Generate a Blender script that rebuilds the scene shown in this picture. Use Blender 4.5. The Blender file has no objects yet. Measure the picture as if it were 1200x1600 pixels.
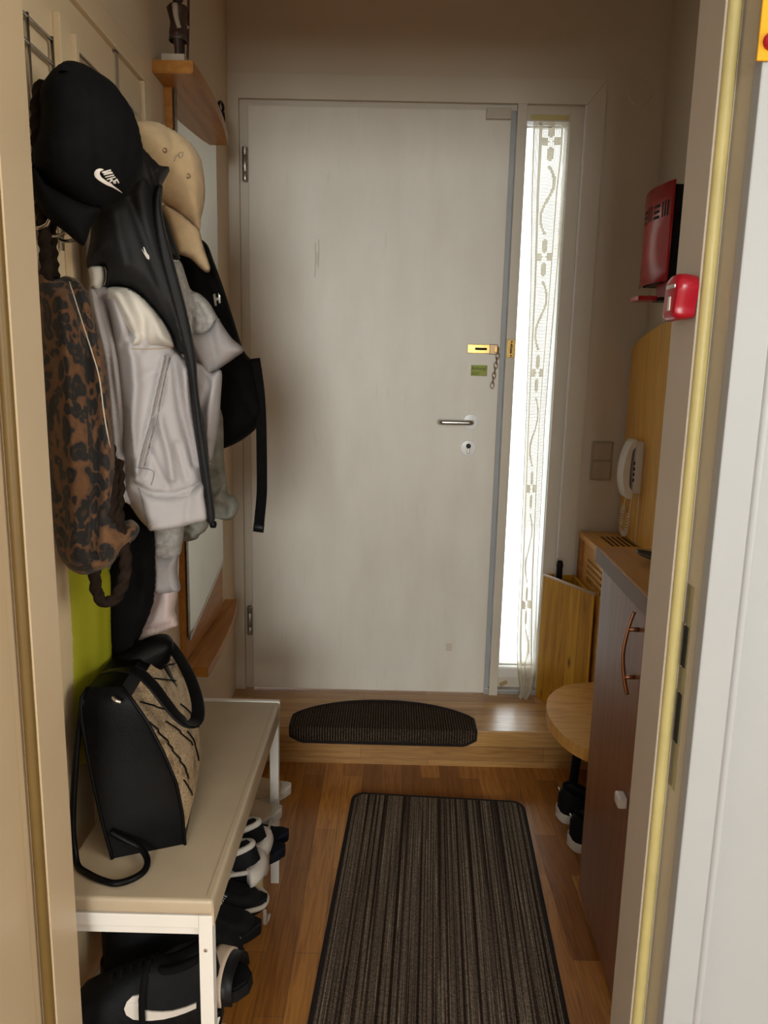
import bpy, bmesh, math, random
import numpy as np
from mathutils import Vector, Matrix, noise
from mathutils.geometry import delaunay_2d_cdt
random.seed(4)
SC = bpy.context.scene
COL = SC.collection
PI = math.pi

# ------------------------------------------------------------------ camera
CAM_H, F_PX, PITCH, ROLL, YAW = 1.3236, 1195.0, .185, .0221, -.0055
def cam_axes():
    cy, sy = math.cos(YAW), math.sin(YAW)
    f0 = np.array([sy, cy, 0.]); r0 = np.array([cy, -sy, 0.]); u0 = np.array([0, 0, 1.])
    f = f0*math.cos(PITCH) - u0*math.sin(PITCH); u = u0*math.cos(PITCH) + f0*math.sin(PITCH)
    r = r0*math.cos(ROLL) + u*math.sin(ROLL); u2 = u*math.cos(ROLL) - r0*math.sin(ROLL)
    return r, u2, f
AX_R, AX_U, AX_F = cam_axes()
EYE = np.array([0., 0., CAM_H])
cd = bpy.data.cameras.new('camera'); cam = bpy.data.objects.new('camera', cd); COL.objects.link(cam)
cd.sensor_fit = 'VERTICAL'; cd.sensor_height = 24.0; cd.sensor_width = 18.0
cd.lens = 24.0*F_PX/1600.0; cd.clip_start = .02
m = Matrix.Identity(4)
for i in range(3):
    m[i][0] = AX_R[i]; m[i][1] = AX_U[i]; m[i][2] = -AX_F[i]; m[i][3] = EYE[i]
cam.matrix_world = m
SC.camera = cam

# ------------------------------------------------------------------ light and exposure
SC.view_settings.view_transform = 'Standard'; SC.view_settings.look = 'None'
SC.view_settings.gamma = 1; SC.view_settings.use_curve_mapping = False
SC.view_settings.exposure = 0.32
W = bpy.data.worlds.new('daylight'); SC.world = W; W.use_nodes = True
bg = W.node_tree.nodes['Background']; bg.inputs[0].default_value = (.94, .97, 1, 1)
# overcast sky: bright overhead, paler towards the horizon
_t = W.node_tree; _c = _t.nodes.new('ShaderNodeTexCoord'); _s = _t.nodes.new('ShaderNodeSeparateXYZ'); _m = _t.nodes.new('ShaderNodeMapRange'); _m.interpolation_type = 'SMOOTHSTEP'
_m.inputs['From Min'].default_value = .30; _m.inputs['From Max'].default_value = .62; _m.inputs['To Min'].default_value = 2.6; _m.inputs['To Max'].default_value = 9.0
_t.links.new(_c.outputs['Generated'], _s.inputs[0]); _t.links.new(_s.outputs[2], _m.inputs[0]); _t.links.new(_m.outputs[0], bg.inputs[1])
def area(name, loc, rot, sx, sy, power, color=(1, 1, 1), portal=False):
    l = bpy.data.lights.new(name, 'AREA'); l.shape = 'RECTANGLE'; l.size = sx; l.size_y = sy; l.energy = power; l.color = color
    o = bpy.data.objects.new(name, l); COL.objects.link(o); o.location = loc; o.rotation_euler = rot
    if portal: l.cycles.is_portal = True
    return o
area('room_window_daylight', (-.2, -4.4, 1.62), (PI/2, 0, 0), 1.3, 1.3, 108, (.98, 1, .93))
area('room_side_window_daylight', (2.05, -.5, 1.5), (0, PI/2, 0), 1.2, 1.4, 34, (1, .965, .84))
area('sidelight_sky_portal', (.49, 2.80, 1.18), (-PI/2, 0, 0), .20, 2.0, 1, portal=True)

# ------------------------------------------------------------------ helpers
ORG = {}
def trace(u, v, x=None, y=None, z=None):
    """point of the photograph on a real plane of the room"""
    d = AX_R*(u-600)/F_PX - AX_U*(v-800)/F_PX + AX_F
    if x is not None: t = (x-EYE[0])/d[0]
    elif y is not None: t = (y-EYE[1])/d[1]
    else: t = (z-EYE[2])/d[2]
    return EYE + d*t
def seen_at(P):
    d = np.asarray(P) - EYE; k = d @ AX_F
    return 600+F_PX*(d @ AX_R)/k, 800-F_PX*(d @ AX_U)/k
def tag(o, label=None, cat=None, group=None, kind=None):
    if label: o['label'] = label
    if cat: o['category'] = cat
    if group: o['group'] = group
    if kind: o['kind'] = kind
    return o
def thing(name, label, cat, loc, group=None):
    o = bpy.data.objects.new(name, None); COL.objects.link(o); o.location = loc; o.empty_display_size = .05
    ORG[o.name] = np.array(loc, float)
    return tag(o, label, cat, group)
def obj(name, data, mt, parent=None, smooth=False, local=False, label=None, angle=None):
    """link verts/faces or a bmesh as ONE object; world coordinates are shifted to the parent's origin"""
    if isinstance(data, bmesh.types.BMesh):
        me = bpy.data.meshes.new(name); bmesh.ops.recalc_face_normals(data, faces=data.faces[:]); data.to_mesh(me); data.free()
    else:
        me = bpy.data.meshes.new(name); me.from_pydata([tuple(map(float, p)) for p in data[0]], [], data[1]); me.update()
        b = bmesh.new(); b.from_mesh(me); bmesh.ops.recalc_face_normals(b, faces=b.faces[:]); b.to_mesh(me); b.free()
    o = bpy.data.objects.new(name, me); COL.objects.link(o)
    if parent is not None:
        o.parent = parent; org = ORG[parent.name]; ORG[o.name] = org
        if not local: me.transform(Matrix.Translation(-Vector(org)))
    elif not local:
        co = np.array([v.co[:] for v in me.vertices]); lo, hi = co.min(0), co.max(0)
        org = np.array([(lo[0]+hi[0])/2, (lo[1]+hi[1])/2, lo[2]])
        me.transform(Matrix.Translation(-Vector(org))); o.location = org; ORG[o.name] = org
    else: ORG[o.name] = np.zeros(3)
    if mt: me.materials.append(mt)
    if smooth:
        for p in me.polygons: p.use_smooth = True
        if angle: me.set_sharp_from_angle(angle=math.radians(angle))
    if label: o['label'] = label
    return o
def struct(name, data, mt, **k): 
    o = obj(name, data, mt, **k)
    if k.get('parent') is None: o['kind'] = 'structure'
    return o
def bx(bm, x0, x1, y0, y1, z0, z1, bev=0., seg=2):
    r = bmesh.ops.create_cube(bm, size=1.)
    for v in r['verts']:
        v.co = Vector(((x0+x1)/2+v.co.x*(x1-x0), (y0+y1)/2+v.co.y*(y1-y0), (z0+z1)/2+v.co.z*(z1-z0)))
    if bev > 0:
        es = list({e for v in r['verts'] for e in v.link_edges})
        bmesh.ops.bevel(bm, geom=es, offset=bev, segments=seg, affect='EDGES', profile=.6)
    return bm
def box(*a, **k): return bx(bmesh.new(), *a, **k)
def boxes(lst, bev=0.):
    bm = bmesh.new()
    for a in lst: bx(bm, *a, bev=bev)
    return bm
def prism(poly, axis, a, b, bev=0.):
    """closed polygon extruded along an axis from a to b; poly in the two other axes in order"""
    bm = bmesh.new()
    def P(p, t):
        if axis == 'x': return (t, p[0], p[1])
        if axis == 'y': return (p[0], t, p[1])
        return (p[0], p[1], t)
    lo = [bm.verts.new(P(p, a)) for p in poly]; hi = [bm.verts.new(P(p, b)) for p in poly]
    bm.faces.new(lo); bm.faces.new(hi[::-1]); n = len(poly)
    for i in range(n): bm.faces.new((lo[i], lo[(i+1) % n], hi[(i+1) % n], hi[i]))
    if bev > 0:
        bm.edges.index_update()
        es = [e for e in bm.edges if (e.verts[0] in lo) == (e.verts[1] in lo)]
        bmesh.ops.bevel(bm, geom=es, offset=bev, segments=2, affect='EDGES')
    return bm
def catmull(P, n=8, closed=False):
    P = [np.array(p, float) for p in P]; out = []; N = len(P)
    for i in range(N if closed else N-1):
        a = P[(i-1) % N] if closed or i > 0 else 2*P[0]-P[1]; b = P[i]; c = P[(i+1) % N]
        d = P[(i+2) % N] if closed or i+2 < N else 2*P[-1]-P[-2]
        for k in range(n):
            t = k/n
            out.append(.5*((2*b)+(c-a)*t+(2*a-5*b+4*c-d)*t*t+(3*b-a-3*c+d)*t**3))
    if not closed: out.append(P[-1])
    return out
def tube(pts, r, segs=10, closed=False, flat=None, hint=(0, 0, 1), twist=0., ridges=0):
    """round (or flat strap: flat=(w,t)) sweep along points"""
    pts = [Vector(p) for p in pts]; n = len(pts); V = []; Fc = []
    up = Vector(hint); s = 0.
    for i, p in enumerate(pts):
        a = pts[(i-1) % n] if closed or i > 0 else p; b = pts[(i+1) % n] if closed or i < n-1 else p
        t = (b-a).normalized()
        if i: s += (p-pts[i-1]).length
        sd = t.cross(up)
        if sd.length < 1e-4: sd = t.cross(Vector((1, 0, 0)))
        sd.normalize(); up2 = sd.cross(t).normalized(); up = up2 if not flat else up
        rr = r[i] if hasattr(r, '__len__') else r
        for k in range(segs):
            an = 2*PI*k/segs
            if flat: c, q = math.cos(an), math.sin(an); x = flat[0]/2*math.copysign(abs(c)**.5, c); y = flat[1]/2*math.copysign(abs(q)**.5, q)
            else:
                q = rr*(1+.19*math.cos(ridges*(an)+twist*s)) if ridges else rr
                x, y = q*math.cos(an), q*math.sin(an)
            V.append(p+sd*x+up2*y)
    for i in range(n if closed else n-1):
        for k in range(segs):
            a = i*segs+k; b = i*segs+(k+1) % segs; j = (i+1) % n
            Fc.append((a, b, j*segs+(k+1) % segs, j*segs+k))
    if not closed:
        Fc.append(tuple(range(segs))[::-1]); Fc.append(tuple(range((n-1)*segs, n*segs)))
    return V, Fc
def lathe(prof, c, axis='z', n=28, cap=True):
    """revolve (radius, height) pairs about an axis through c"""
    V = []; Fc = []; m_ = len(prof)
    for i in range(n):
        a = 2*PI*i/n
        for r, h in prof:
            p = (r*math.cos(a), r*math.sin(a), h)
            if axis == 'x': p = (p[2], p[0], p[1])
            if axis == 'y': p = (p[0], p[2], p[1])
            V.append((c[0]+p[0], c[1]+p[1], c[2]+p[2]))
    for i in range(n):
        j = (i+1) % n
        for k in range(m_-1): Fc.append((i*m_+k, j*m_+k, j*m_+k+1, i*m_+k+1))
    if cap:
        Fc.append(tuple(i*m_ for i in range(n))[::-1]); Fc.append(tuple(i*m_+m_-1 for i in range(n)))
    return V, Fc
def joinvf(*L):
    V = []; Fc = []
    for v, f in L:
        o = len(V); V += list(v); Fc += [tuple(i+o for i in q) for q in f]
    return V, Fc
def text_vf(s, size, origin, ex, ey, depth=.0006, align='LEFT'):
    c = bpy.data.curves.new('lettering', 'FONT'); c.body = s; c.size = size; c.align_x = align; c.resolution_u = 3
    o = bpy.data.objects.new('lettering', c); COL.objects.link(o)
    dg = bpy.context.evaluated_depsgraph_get(); me = bpy.data.meshes.new_from_object(o.evaluated_get(dg))
    ex = Vector(ex).normalized(); ey = Vector(ey).normalized(); en = ex.cross(ey)
    V = [Vector(origin)+ex*v.co.x+ey*v.co.y+en*depth for v in me.vertices]; Fc = [tuple(p.vertices) for p in me.polygons]
    bpy.data.objects.remove(o); bpy.data.curves.remove(c); bpy.data.meshes.remove(me)
    return V, Fc

# ---- soft shells: cloth and leather traced at their own distance with real thickness
def seg_d(P, A, B):
    d = B-A; L = max((d*d).sum(), 1e-9); t = np.clip(((P-A)@d)/L, 0, 1)
    return np.sqrt(((P-A-t[:, None]*d)**2).sum(1))
def poly_d(P, pts, closed=False):
    pts = [np.array(p, float) for p in pts]
    if closed: pts = pts+[pts[0]]
    return np.min([seg_d(P, a, b) for a, b in zip(pts, pts[1:])], axis=0)
def inside(P, poly):
    x, y = P[:, 0], P[:, 1]; r = np.zeros(len(P), bool); n = len(poly)
    for i in range(n):
        (x0, y0), (x1, y1) = poly[i], poly[(i+1) % n]
        if y0 == y1: continue
        r ^= ((y0 > y) != (y1 > y)) & (x < (x1-x0)*(y-y0)/(y1-y0)+x0)
    return r
class Shell:
    def __init__(s, outline, A, B, T, Tb=None, R=30, folds=(), step=5., off=0., lean=0., z0=1.2, wob=0., sharp=False, nsc=14.):
        s.A = np.array([A[0], A[1]]); B = np.array([B[0], B[1]]); d = (B-s.A)/np.linalg.norm(B-s.A)
        s.n = np.array([d[1], -d[0], 0.])
        if s.n[1] > 0: s.n = -s.n
        s.T = T; s.Tb = T*.6 if Tb is None else Tb; s.R = R; s.folds = folds; s.off = off; s.lean = lean; s.z0 = z0; s.wob = wob; s.nsc = nsc
        s.step = step
        base = [np.array(p, float) for p in outline]
        cm = base if sharp else [np.array(p) for p in catmull(base, 6, True)]
        out = []
        for i in range(len(cm)):
            a, b = cm[i], cm[(i+1) % len(cm)]; k = max(1, int(np.linalg.norm(b-a)/step)) if sharp else 1
            for q in range(k): out.append(a+(b-a)*q/k)
        keep = [out[0]]
        for p in out[1:]:
            if np.linalg.norm(p-keep[-1]) > (step*.45 if not sharp else step*.3): keep.append(p)
        s.poly = keep
        s.edge = np.array(keep)
    def base(s, u, v):
        d = AX_R*(u-600)/F_PX - AX_U*(v-800)/F_PX + AX_F
        P0 = np.array([s.A[0], s.A[1], 0.]); t = ((P0-EYE)@s.n)/(d@s.n)
        return EYE+d*t
    def height(s, UV):
        """front and back offset along the normal"""
        d = poly_d(UV, s.poly, True); q = np.clip(d/s.R, 0, 1); b = np.sqrt(1-(1-q)**2)
        f = np.zeros(len(UV)); w = np.clip(d/(s.R*.4), 0, 1)
        for pts, wd, amp in s.folds: f += amp*np.exp(-(poly_d(UV, pts)/wd)**2)
        return s.T*b, f*w, s.Tb*b
    def points(s, UV, extra=0.):
        P = np.array([s.base(u, v) for u, v in UV]); a, f, k = s.height(UV)
        nz = np.array([noise.noise(Vector(p)*s.nsc) for p in P])*s.wob if s.wob else 0
        ln = s.lean*(P[:, 2]-s.z0)
        q = np.clip(a/max(s.T, 1e-6), 0, 1)
        return P+np.outer(s.off+ln+a+f+nz*q+extra, s.n), P+np.outer(s.off+ln-k, s.n)
    def on(s, UV, extra=.002):
        """points of the front surface seen at UV"""
        UV = np.array(UV, float); q = UV.copy()
        for _ in range(12):
            F_, _b = s.points(q); q = q+.8*(UV-np.array([seen_at(p) for p in F_]))
        return s.points(q, extra)[0]
    def mesh(s):
        st = s.step; lo, hi = s.edge.min(0), s.edge.max(0); g = []
        j = 0; y = lo[1]+st*.5
        while y < hi[1]:
            x = lo[0]+(st*.5 if j % 2 else 0)
            while x < hi[0]: g.append((x, y)); x += st
            y += st*.87; j += 1
        g = np.array(g).reshape(-1, 2); g = g[inside(g, s.poly)]
        if len(g): g = g[poly_d(g, s.poly, True) > st*.55]
        nb = len(s.poly); UV = np.vstack([s.edge, g]) if len(g) else s.edge
        vs, _e, fs, ov, _oe, _of = delaunay_2d_cdt([Vector(p) for p in UV], [(i, (i+1) % nb) for i in range(nb)], [], 1, 1e-4)
        UV = np.array([p[:] for p in vs]); isb = [any(o < nb for o in l) for l in ov]
        Fp, Bp = s.points(UV); V = [Fp[i] for i in range(len(UV))]; bi = {}
        for i in range(len(UV)):
            if isb[i]: bi[i] = i
            else: bi[i] = len(V); V.append(Bp[i])
        Fc = [tuple(f) for f in fs]+[tuple(bi[i] for i in f)[::-1] for f in fs if not all(isb[i] for i in f)]
        return V, Fc
def shell(name, mt, parent, outline, A, B, T, label=None, **k):
    s = Shell(outline, A, B, T, **k); o = obj(name, s.mesh(), mt, parent, smooth=True, label=label); return s, o
def decal(name, mt, parent, sh, polys, extra=.002, step=2.5, label=None):
    """thin patch following a shell's surface: emblems, seams, prints"""
    L = []
    for poly in polys:
        e = []
        for i in range(len(poly)):
            a, b = np.array(poly[i], float), np.array(poly[(i+1) % len(poly)], float); k = max(1, int(np.linalg.norm(b-a)/step))
            e += [a+(b-a)*q/k for q in range(k)]
        e = np.array(e); nb = len(e); lo, hi = e.min(0), e.max(0)
        g = np.array([(x, y) for x in np.arange(lo[0], hi[0], step) for y in np.arange(lo[1], hi[1], step)]).reshape(-1, 2)
        if len(g): g = g[inside(g, list(e))]
        if len(g): g = g[poly_d(g, list(e), True) > step*.5]
        UV = np.vstack([e, g]) if len(g) else e
        vs, _e, fs, ov, _oe, _of = delaunay_2d_cdt([Vector(p) for p in UV], [(i, (i+1) % nb) for i in range(nb)], [], 1, 1e-4)
        UV = np.array([p[:] for p in vs]); top = sh.on(UV, extra); bot = sh.on(UV, -.001); n = len(UV)
        Fc = [tuple(f) for f in fs]+[tuple(i+n for i in f)[::-1] for f in fs]
        idx = {}
        for i, l in enumerate(ov):
            for o in l:
                if o < nb: idx[o] = i
        for i in range(nb):
            a, b = idx.get(i), idx.get((i+1) % nb)
            if a is not None and b is not None and a != b: Fc.append((a, b, b+n, a+n))
        L.append((list(top)+list(bot), Fc))
    return obj(name, joinvf(*L), mt, parent, label=label)
def seam(name, mt, parent, sh, pts, r=.0016, extra=.0005, n=6, label=None):
    return obj(name, tube(sh.on(np.array(catmull(pts, n)), extra), r, 6), mt, parent, smooth=True, label=label)

# ------------------------------------------------------------------ materials
def nt(name):
    M = bpy.data.materials.new(name); M.use_nodes = True; t = M.node_tree
    return M, t, t.nodes['Principled BSDF']
def N(t, kind, **k):
    n = t.nodes.new(kind)
    for a, b in k.items():
        if a.startswith('i_'): n.inputs[a[2:].replace('_', ' ')].default_value = b
        else: setattr(n, a, b)
    return n
def ramp(t, fac, stops, interp='LINEAR'):
    r = N(t, 'ShaderNodeValToRGB'); r.color_ramp.interpolation = interp
    while len(r.color_ramp.elements) < len(stops): r.color_ramp.elements.new(.5)
    for e, (p, c) in zip(r.color_ramp.elements, stops): e.position = p; e.color = (*c, 1)
    t.links.new(fac, r.inputs[0]); return r.outputs[0]
def coord(t, scale=(1, 1, 1), rot=(0, 0, 0), kind='Object'):
    c = N(t, 'ShaderNodeTexCoord'); mp = N(t, 'ShaderNodeMapping'); mp.inputs['Scale'].default_value = scale; mp.inputs['Rotation'].default_value = rot
    t.links.new(c.outputs[kind], mp.inputs[0]); return mp.outputs[0]
def bump(t, b, h, strength=.3, dist=.002):
    n = N(t, 'ShaderNodeBump'); n.inputs['Strength'].default_value = strength; n.inputs['Distance'].default_value = dist
    t.links.new(h, n.inputs['Height']); t.links.new(n.outputs[0], b.inputs['Normal'])
def plain(name, c, rough=.5, metal=0., var=.06, sc=9., bmp=0., bsc=60., spec=None, sheen=0.):
    M, t, b = nt(name); b.inputs['Roughness'].default_value = rough; b.inputs['Metallic'].default_value = metal
    if spec is not None: b.inputs['Specular IOR Level'].default_value = spec
    if sheen: b.inputs['Sheen Weight'].default_value = sheen
    v = coord(t); n = N(t, 'ShaderNodeTexNoise'); n.inputs['Scale'].default_value = sc; n.inputs['Detail'].default_value = 4; t.links.new(v, n.inputs[0])
    lo = tuple(x*(1-var) for x in c); hi = tuple(min(1, x*(1+var)) for x in c)
    t.links.new(ramp(t, n.outputs[0], [(.3, lo), (.7, hi)]), b.inputs['Base Color'])
    if bmp:
        k = N(t, 'ShaderNodeTexNoise'); k.inputs['Scale'].default_value = bsc; k.inputs['Detail'].default_value = 3; t.links.new(v, k.inputs[0]); bump(t, b, k.outputs[0], bmp)
    return M
def wood(name, stops, scale=(14, 1.2, 14), rough=.35, knots=0., knotc=(.12, .05, .02), ksc=(7, 3, 7), bmp=.12, coat=0.):
    M, t, b = nt(name); b.inputs['Roughness'].default_value = rough; b.inputs['Coat Weight'].default_value = coat; b.inputs['Coat Roughness'].default_value = .25
    v = coord(t, scale); n = N(t, 'ShaderNodeTexNoise'); n.inputs['Scale'].default_value = 2.2; n.inputs['Detail'].default_value = 8; n.inputs['Distortion'].default_value = .9
    t.links.new(v, n.inputs[0]); col = ramp(t, n.outputs[0], stops)
    if knots:
        k = N(t, 'ShaderNodeTexVoronoi'); k.inputs['Scale'].default_value = 1.0; t.links.new(coord(t, ksc), k.inputs[0])
        w = ramp(t, k.outputs['Distance'], [(knots*.45, (1, 1, 1)), (knots, (0, 0, 0))])
        mx = N(t, 'ShaderNodeMix', data_type='RGBA'); t.links.new(w, mx.inputs[0]); t.links.new(col, mx.inputs[6]); mx.inputs[7].default_value = (*knotc, 1); col = mx.outputs[2]
    t.links.new(col, b.inputs['Base Color']); bump(t, b, n.outputs[0], bmp, .001)
    return M
def planks(name, c1, c2, c3, bw, rh, swap, rough=.3, coat=.15):
    """boards laid as bricks, each with its own tone and grain"""
    M, t, b = nt(name); b.inputs['Roughness'].default_value = rough; b.inputs['Coat Weight'].default_value = coat; b.inputs['Coat Roughness'].default_value = .2
    c = N(t, 'ShaderNodeTexCoord'); s = N(t, 'ShaderNodeSeparateXYZ'); t.links.new(c.outputs['Object'], s.inputs[0]); k = N(t, 'ShaderNodeCombineXYZ')
    if swap: t.links.new(s.outputs[1], k.inputs[0]); t.links.new(s.outputs[0], k.inputs[1])
    else:
        a = N(t, 'ShaderNodeMath', operation='ADD'); t.links.new(s.outputs[1], a.inputs[0]); t.links.new(s.outputs[2], a.inputs[1])
        t.links.new(s.outputs[0], k.inputs[0]); t.links.new(a.outputs[0], k.inputs[1])
    br = N(t, 'ShaderNodeTexBrick'); br.offset = .37; br.inputs['Scale'].default_value = 1; br.inputs['Brick Width'].default_value = bw; br.inputs['Row Height'].default_value = rh
    br.inputs['Mortar Size'].default_value = .0007; br.inputs['Mortar Smooth'].default_value = .2; br.inputs['Bias'].default_value = 0
    br.inputs['Color1'].default_value = (*c1, 1); br.inputs['Color2'].default_value = (*c2, 1); br.inputs['Mortar'].default_value = (c3[0]*.35, c3[1]*.35, c3[2]*.35, 1)
    t.links.new(k.outputs[0], br.inputs[0])
    mp = N(t, 'ShaderNodeMapping'); mp.inputs['Scale'].default_value = (4, 60, 1); t.links.new(k.outputs[0], mp.inputs[0])
    n = N(t, 'ShaderNodeTexNoise'); n.inputs['Scale'].default_value = 1.5; n.inputs['Detail'].default_value = 7; n.inputs['Distortion'].default_value = 1.2; t.links.new(mp.outputs[0], n.inputs[0])
    g = ramp(t, n.outputs[0], [(.32, c3), (.6, (1, 1, 1))])
    mx = N(t, 'ShaderNodeMix', data_type='RGBA', blend_type='MULTIPLY'); mx.inputs[0].default_value = .62
    t.links.new(br.outputs[0], mx.inputs[6]); t.links.new(g, mx.inputs[7]); t.links.new(mx.outputs[2], b.inputs['Base Color'])
    bump(t, b, n.outputs[0], .1, .0008)
    return M
M = {}
M['wall'] = plain('wall_paint', (.68, .61, .515), .75, var=.03, sc=3, bmp=.08, bsc=140)
M['wall_warm'] = plain('wall_warm_paint', (.76, .62, .45), .7, var=.03, sc=3, bmp=.08, bsc=140)
M['ceiling'] = plain('ceiling_paint', (.75, .72, .66), .8, var=.02)
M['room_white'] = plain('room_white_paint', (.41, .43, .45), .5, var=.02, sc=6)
M['cream'] = plain('cream_lacquer', (.74, .59, .39), .38, var=.03, sc=5)
M['frame'] = plain('frame_lacquer', (.70, .645, .55), .38, var=.03, sc=5)
M['jamb'] = plain('jamb_lacquer', (.60, .47, .31), .38, var=.03, sc=5)
M['grey_strip'] = plain('grey_weatherstrip', (.40, .42, .44), .45)
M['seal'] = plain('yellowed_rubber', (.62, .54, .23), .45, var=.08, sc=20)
M['seal_shaded'] = plain('shaded_seal_rubber', (.15, .09, .022), .5, var=.08, sc=20)  # the yellowed seal rubber again, with the left side's shade in its colour
def door_paint():
    M_, t, b = nt('door_paint'); b.inputs['Roughness'].default_value = .42
    v = coord(t, (3, 3, 1)); n = N(t, 'ShaderNodeTexNoise'); n.inputs['Scale'].default_value = 3; n.inputs['Detail'].default_value = 5; t.links.new(v, n.inputs[0])
    c = ramp(t, n.outputs[0], [(.3, (.75, .71, .63)), (.7, (.83, .80, .73))])
    w = coord(t, (26, 1, 4)); k = N(t, 'ShaderNodeTexNoise'); k.inputs['Scale'].default_value = 2; k.inputs['Detail'].default_value = 6; t.links.new(w, k.inputs[0])
    s = ramp(t, k.outputs[0], [(.62, (1, 1, 1)), (.8, (.9, .88, .84))])
    mx = N(t, 'ShaderNodeMix', data_type='RGBA', blend_type='MULTIPLY'); mx.inputs[0].default_value = .7; t.links.new(c, mx.inputs[6]); t.links.new(s, mx.inputs[7])
    t.links.new(mx.outputs[2], b.inputs['Base Color']); return M_
M['door'] = door_paint()
M['floor'] = planks('oak_parquet', (.64, .29, .06), (.33, .125, .02), (.45, .29, .15), .48, .064, True)
M['step'] = planks('oak_step_boards', (.64, .38, .14), (.45, .24, .08), (.55, .40, .26), .62, .052, False)
M['pine'] = wood('pine_board', [(.25, (.68, .34, .05)), (.5, (.84, .47, .09)), (.75, (.90, .58, .15))], (16, 16, 1.3), .33, .085, (.20, .07, .02), (7, 9, 4.5), coat=.2)
M['pine_dark'] = wood('yellow_pine_planks', [(.22, (.40, .19, .02)), (.45, (.74, .40, .03)), (.7, (.88, .54, .05))], (20, 20, 1.1), .35, .07, (.12, .05, .02), (6, 6, 3.2), coat=.2)
M['radiator'] = wood('honey_pine', [(.25, (.62, .29, .05)), (.5, (.76, .40, .09)), (.75, (.84, .50, .14))], (14, 1.2, 14), .35)
M['orange_pine'] = wood('orange_pine', [(.25, (.33, .115, .012)), (.5, (.47, .19, .028)), (.8, (.58, .26, .045))], (20, 1.6, 20), .38, .07, (.14, .04, .01), (9, 4, 9))
M['cabinet'] = wood('reddish_alder_veneer', [(.25, (.19, .075, .038)), (.5, (.26, .11, .058)), (.75, (.31, .14, .078))], (22, 22, 1.4), .38, .045, (.07, .03, .02), (5, 5, 3))
M['cab_top'] = wood('alder_worktop', [(.25, (.44, .20, .06)), (.5, (.56, .28, .09)), (.75, (.64, .36, .13))], (20, 2, 20), .3)
M['cab_edge'] = plain('worktop_edging', (.20, .14, .11), .5)
def plank_pine():
    M_, t, b = nt('yellow_pine_planks'); b.inputs['Roughness'].default_value = .35; b.inputs['Specular IOR Level'].default_value = .2
    v = coord(t, (30, 12, 1.3)); n = N(t, 'ShaderNodeTexNoise'); n.inputs['Scale'].default_value = 2.4; n.inputs['Detail'].default_value = 8; n.inputs['Distortion'].default_value = 1.1; t.links.new(v, n.inputs[0])
    c = ramp(t, n.outputs[0], [(.25, (.40, .18, .012)), (.48, (.80, .42, .03)), (.72, (.92, .57, .05))])
    co = N(t, 'ShaderNodeTexCoord'); s_ = N(t, 'ShaderNodeSeparateXYZ'); t.links.new(co.outputs['Object'], s_.inputs[0])
    m1 = N(t, 'ShaderNodeMath', operation='MULTIPLY'); m1.inputs[1].default_value = 44.; t.links.new(s_.outputs[0], m1.inputs[0])
    fr_ = N(t, 'ShaderNodeMath', operation='FRACT'); t.links.new(m1.outputs[0], fr_.inputs[0]); fl = N(t, 'ShaderNodeMath', operation='FLOOR'); t.links.new(m1.outputs[0], fl.inputs[0])
    wn_ = N(t, 'ShaderNodeTexWhiteNoise', noise_dimensions='1D'); t.links.new(fl.outputs[0], wn_.inputs['W'])
    tone = ramp(t, wn_.outputs['Value'], [(0, (.72, .66, .6)), (1, (1, 1, 1))]); gr = ramp(t, fr_.outputs[0], [(.0, (.25, .2, .15)), (.05, (1, 1, 1))])
    k = N(t, 'ShaderNodeTexVoronoi'); k.inputs['Scale'].default_value = 1.; t.links.new(coord(t, (30, 9, 5.5)), k.inputs[0]); kn = ramp(t, k.outputs['Distance'], [(.05, (.2, .12, .08)), (.16, (1, 1, 1))])
    for x in (tone, gr, kn):
        mx = N(t, 'ShaderNodeMix', data_type='RGBA', blend_type='MULTIPLY'); mx.inputs[0].default_value = 1.; t.links.new(c, mx.inputs[6]); t.links.new(x, mx.inputs[7]); c = mx.outputs[2]
    t.links.new(c, b.inputs['Base Color']); return M_
M['pine_dark'] = plank_pine()
M['disc'] = wood('stool_pine', [(.25, (.60, .28, .06)), (.5, (.78, .42, .11)), (.8, (.84, .52, .17))], (3, 24, 3), .4, .06, (.14, .05, .02), (8, 6, 8))
M['chrome'] = plain('chrome', (.55, .54, .52), .22, 1.)
M['steel'] = plain('brushed_steel', (.60, .58, .55), .33, 1.)
M['hinge'] = plain('hinge_steel', (.42, .39, .35), .4, 1.)
M['brass'] = plain('polished_brass', (.62, .40, .13), .25, 1.)
M['bronze'] = plain('aged_bronze', (.33, .23, .15), .4, 1.)
M['copper'] = plain('copper_handle', (.52, .30, .20), .3, 1.)
M['white_plastic'] = plain('white_plastic', (.82, .80, .77), .35)
M['bright_white'] = plain('bright_white_enamel', (.93, .94, .95), .3, var=.01)
M['beige_plastic'] = plain('switch_plastic', (.50, .42, .33), .4)
M['sensor'] = plain('sensor_plastic', (.55, .50, .41), .45)
M['black_plastic'] = plain('black_plastic', (.007, .007, .008), .4, spec=.2)
M['slot'] = plain('dark_slot', (.006, .006, .006), .8)
M['white_metal'] = plain('white_powder_coat', (.82, .80, .76), .4, var=.02)
M['cushion'] = plain('cream_faux_leather', (.49, .40, .285), .36, var=.05, sc=12, bmp=.1, bsc=240)
M['stitch'] = plain('cream_stitching', (.42, .34, .24), .8)
M['black_cloth'] = plain('black_cotton', (.0045, .0045, .005), .9, var=.2, sc=40, bmp=.25, bsc=500, spec=.12)
M['charcoal'] = plain('charcoal_shell_fabric', (.012, .012, .0135), .6, var=.12, sc=30, bmp=.15, bsc=300, spec=.25)
M['dark_knit'] = plain('dark_tape', (.03, .03, .033), .7)
M['pale_grey'] = plain('pale_lilac_grey_jersey', (.45, .43, .445), .85, var=.04, sc=14, bmp=.2, bsc=420)
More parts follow.
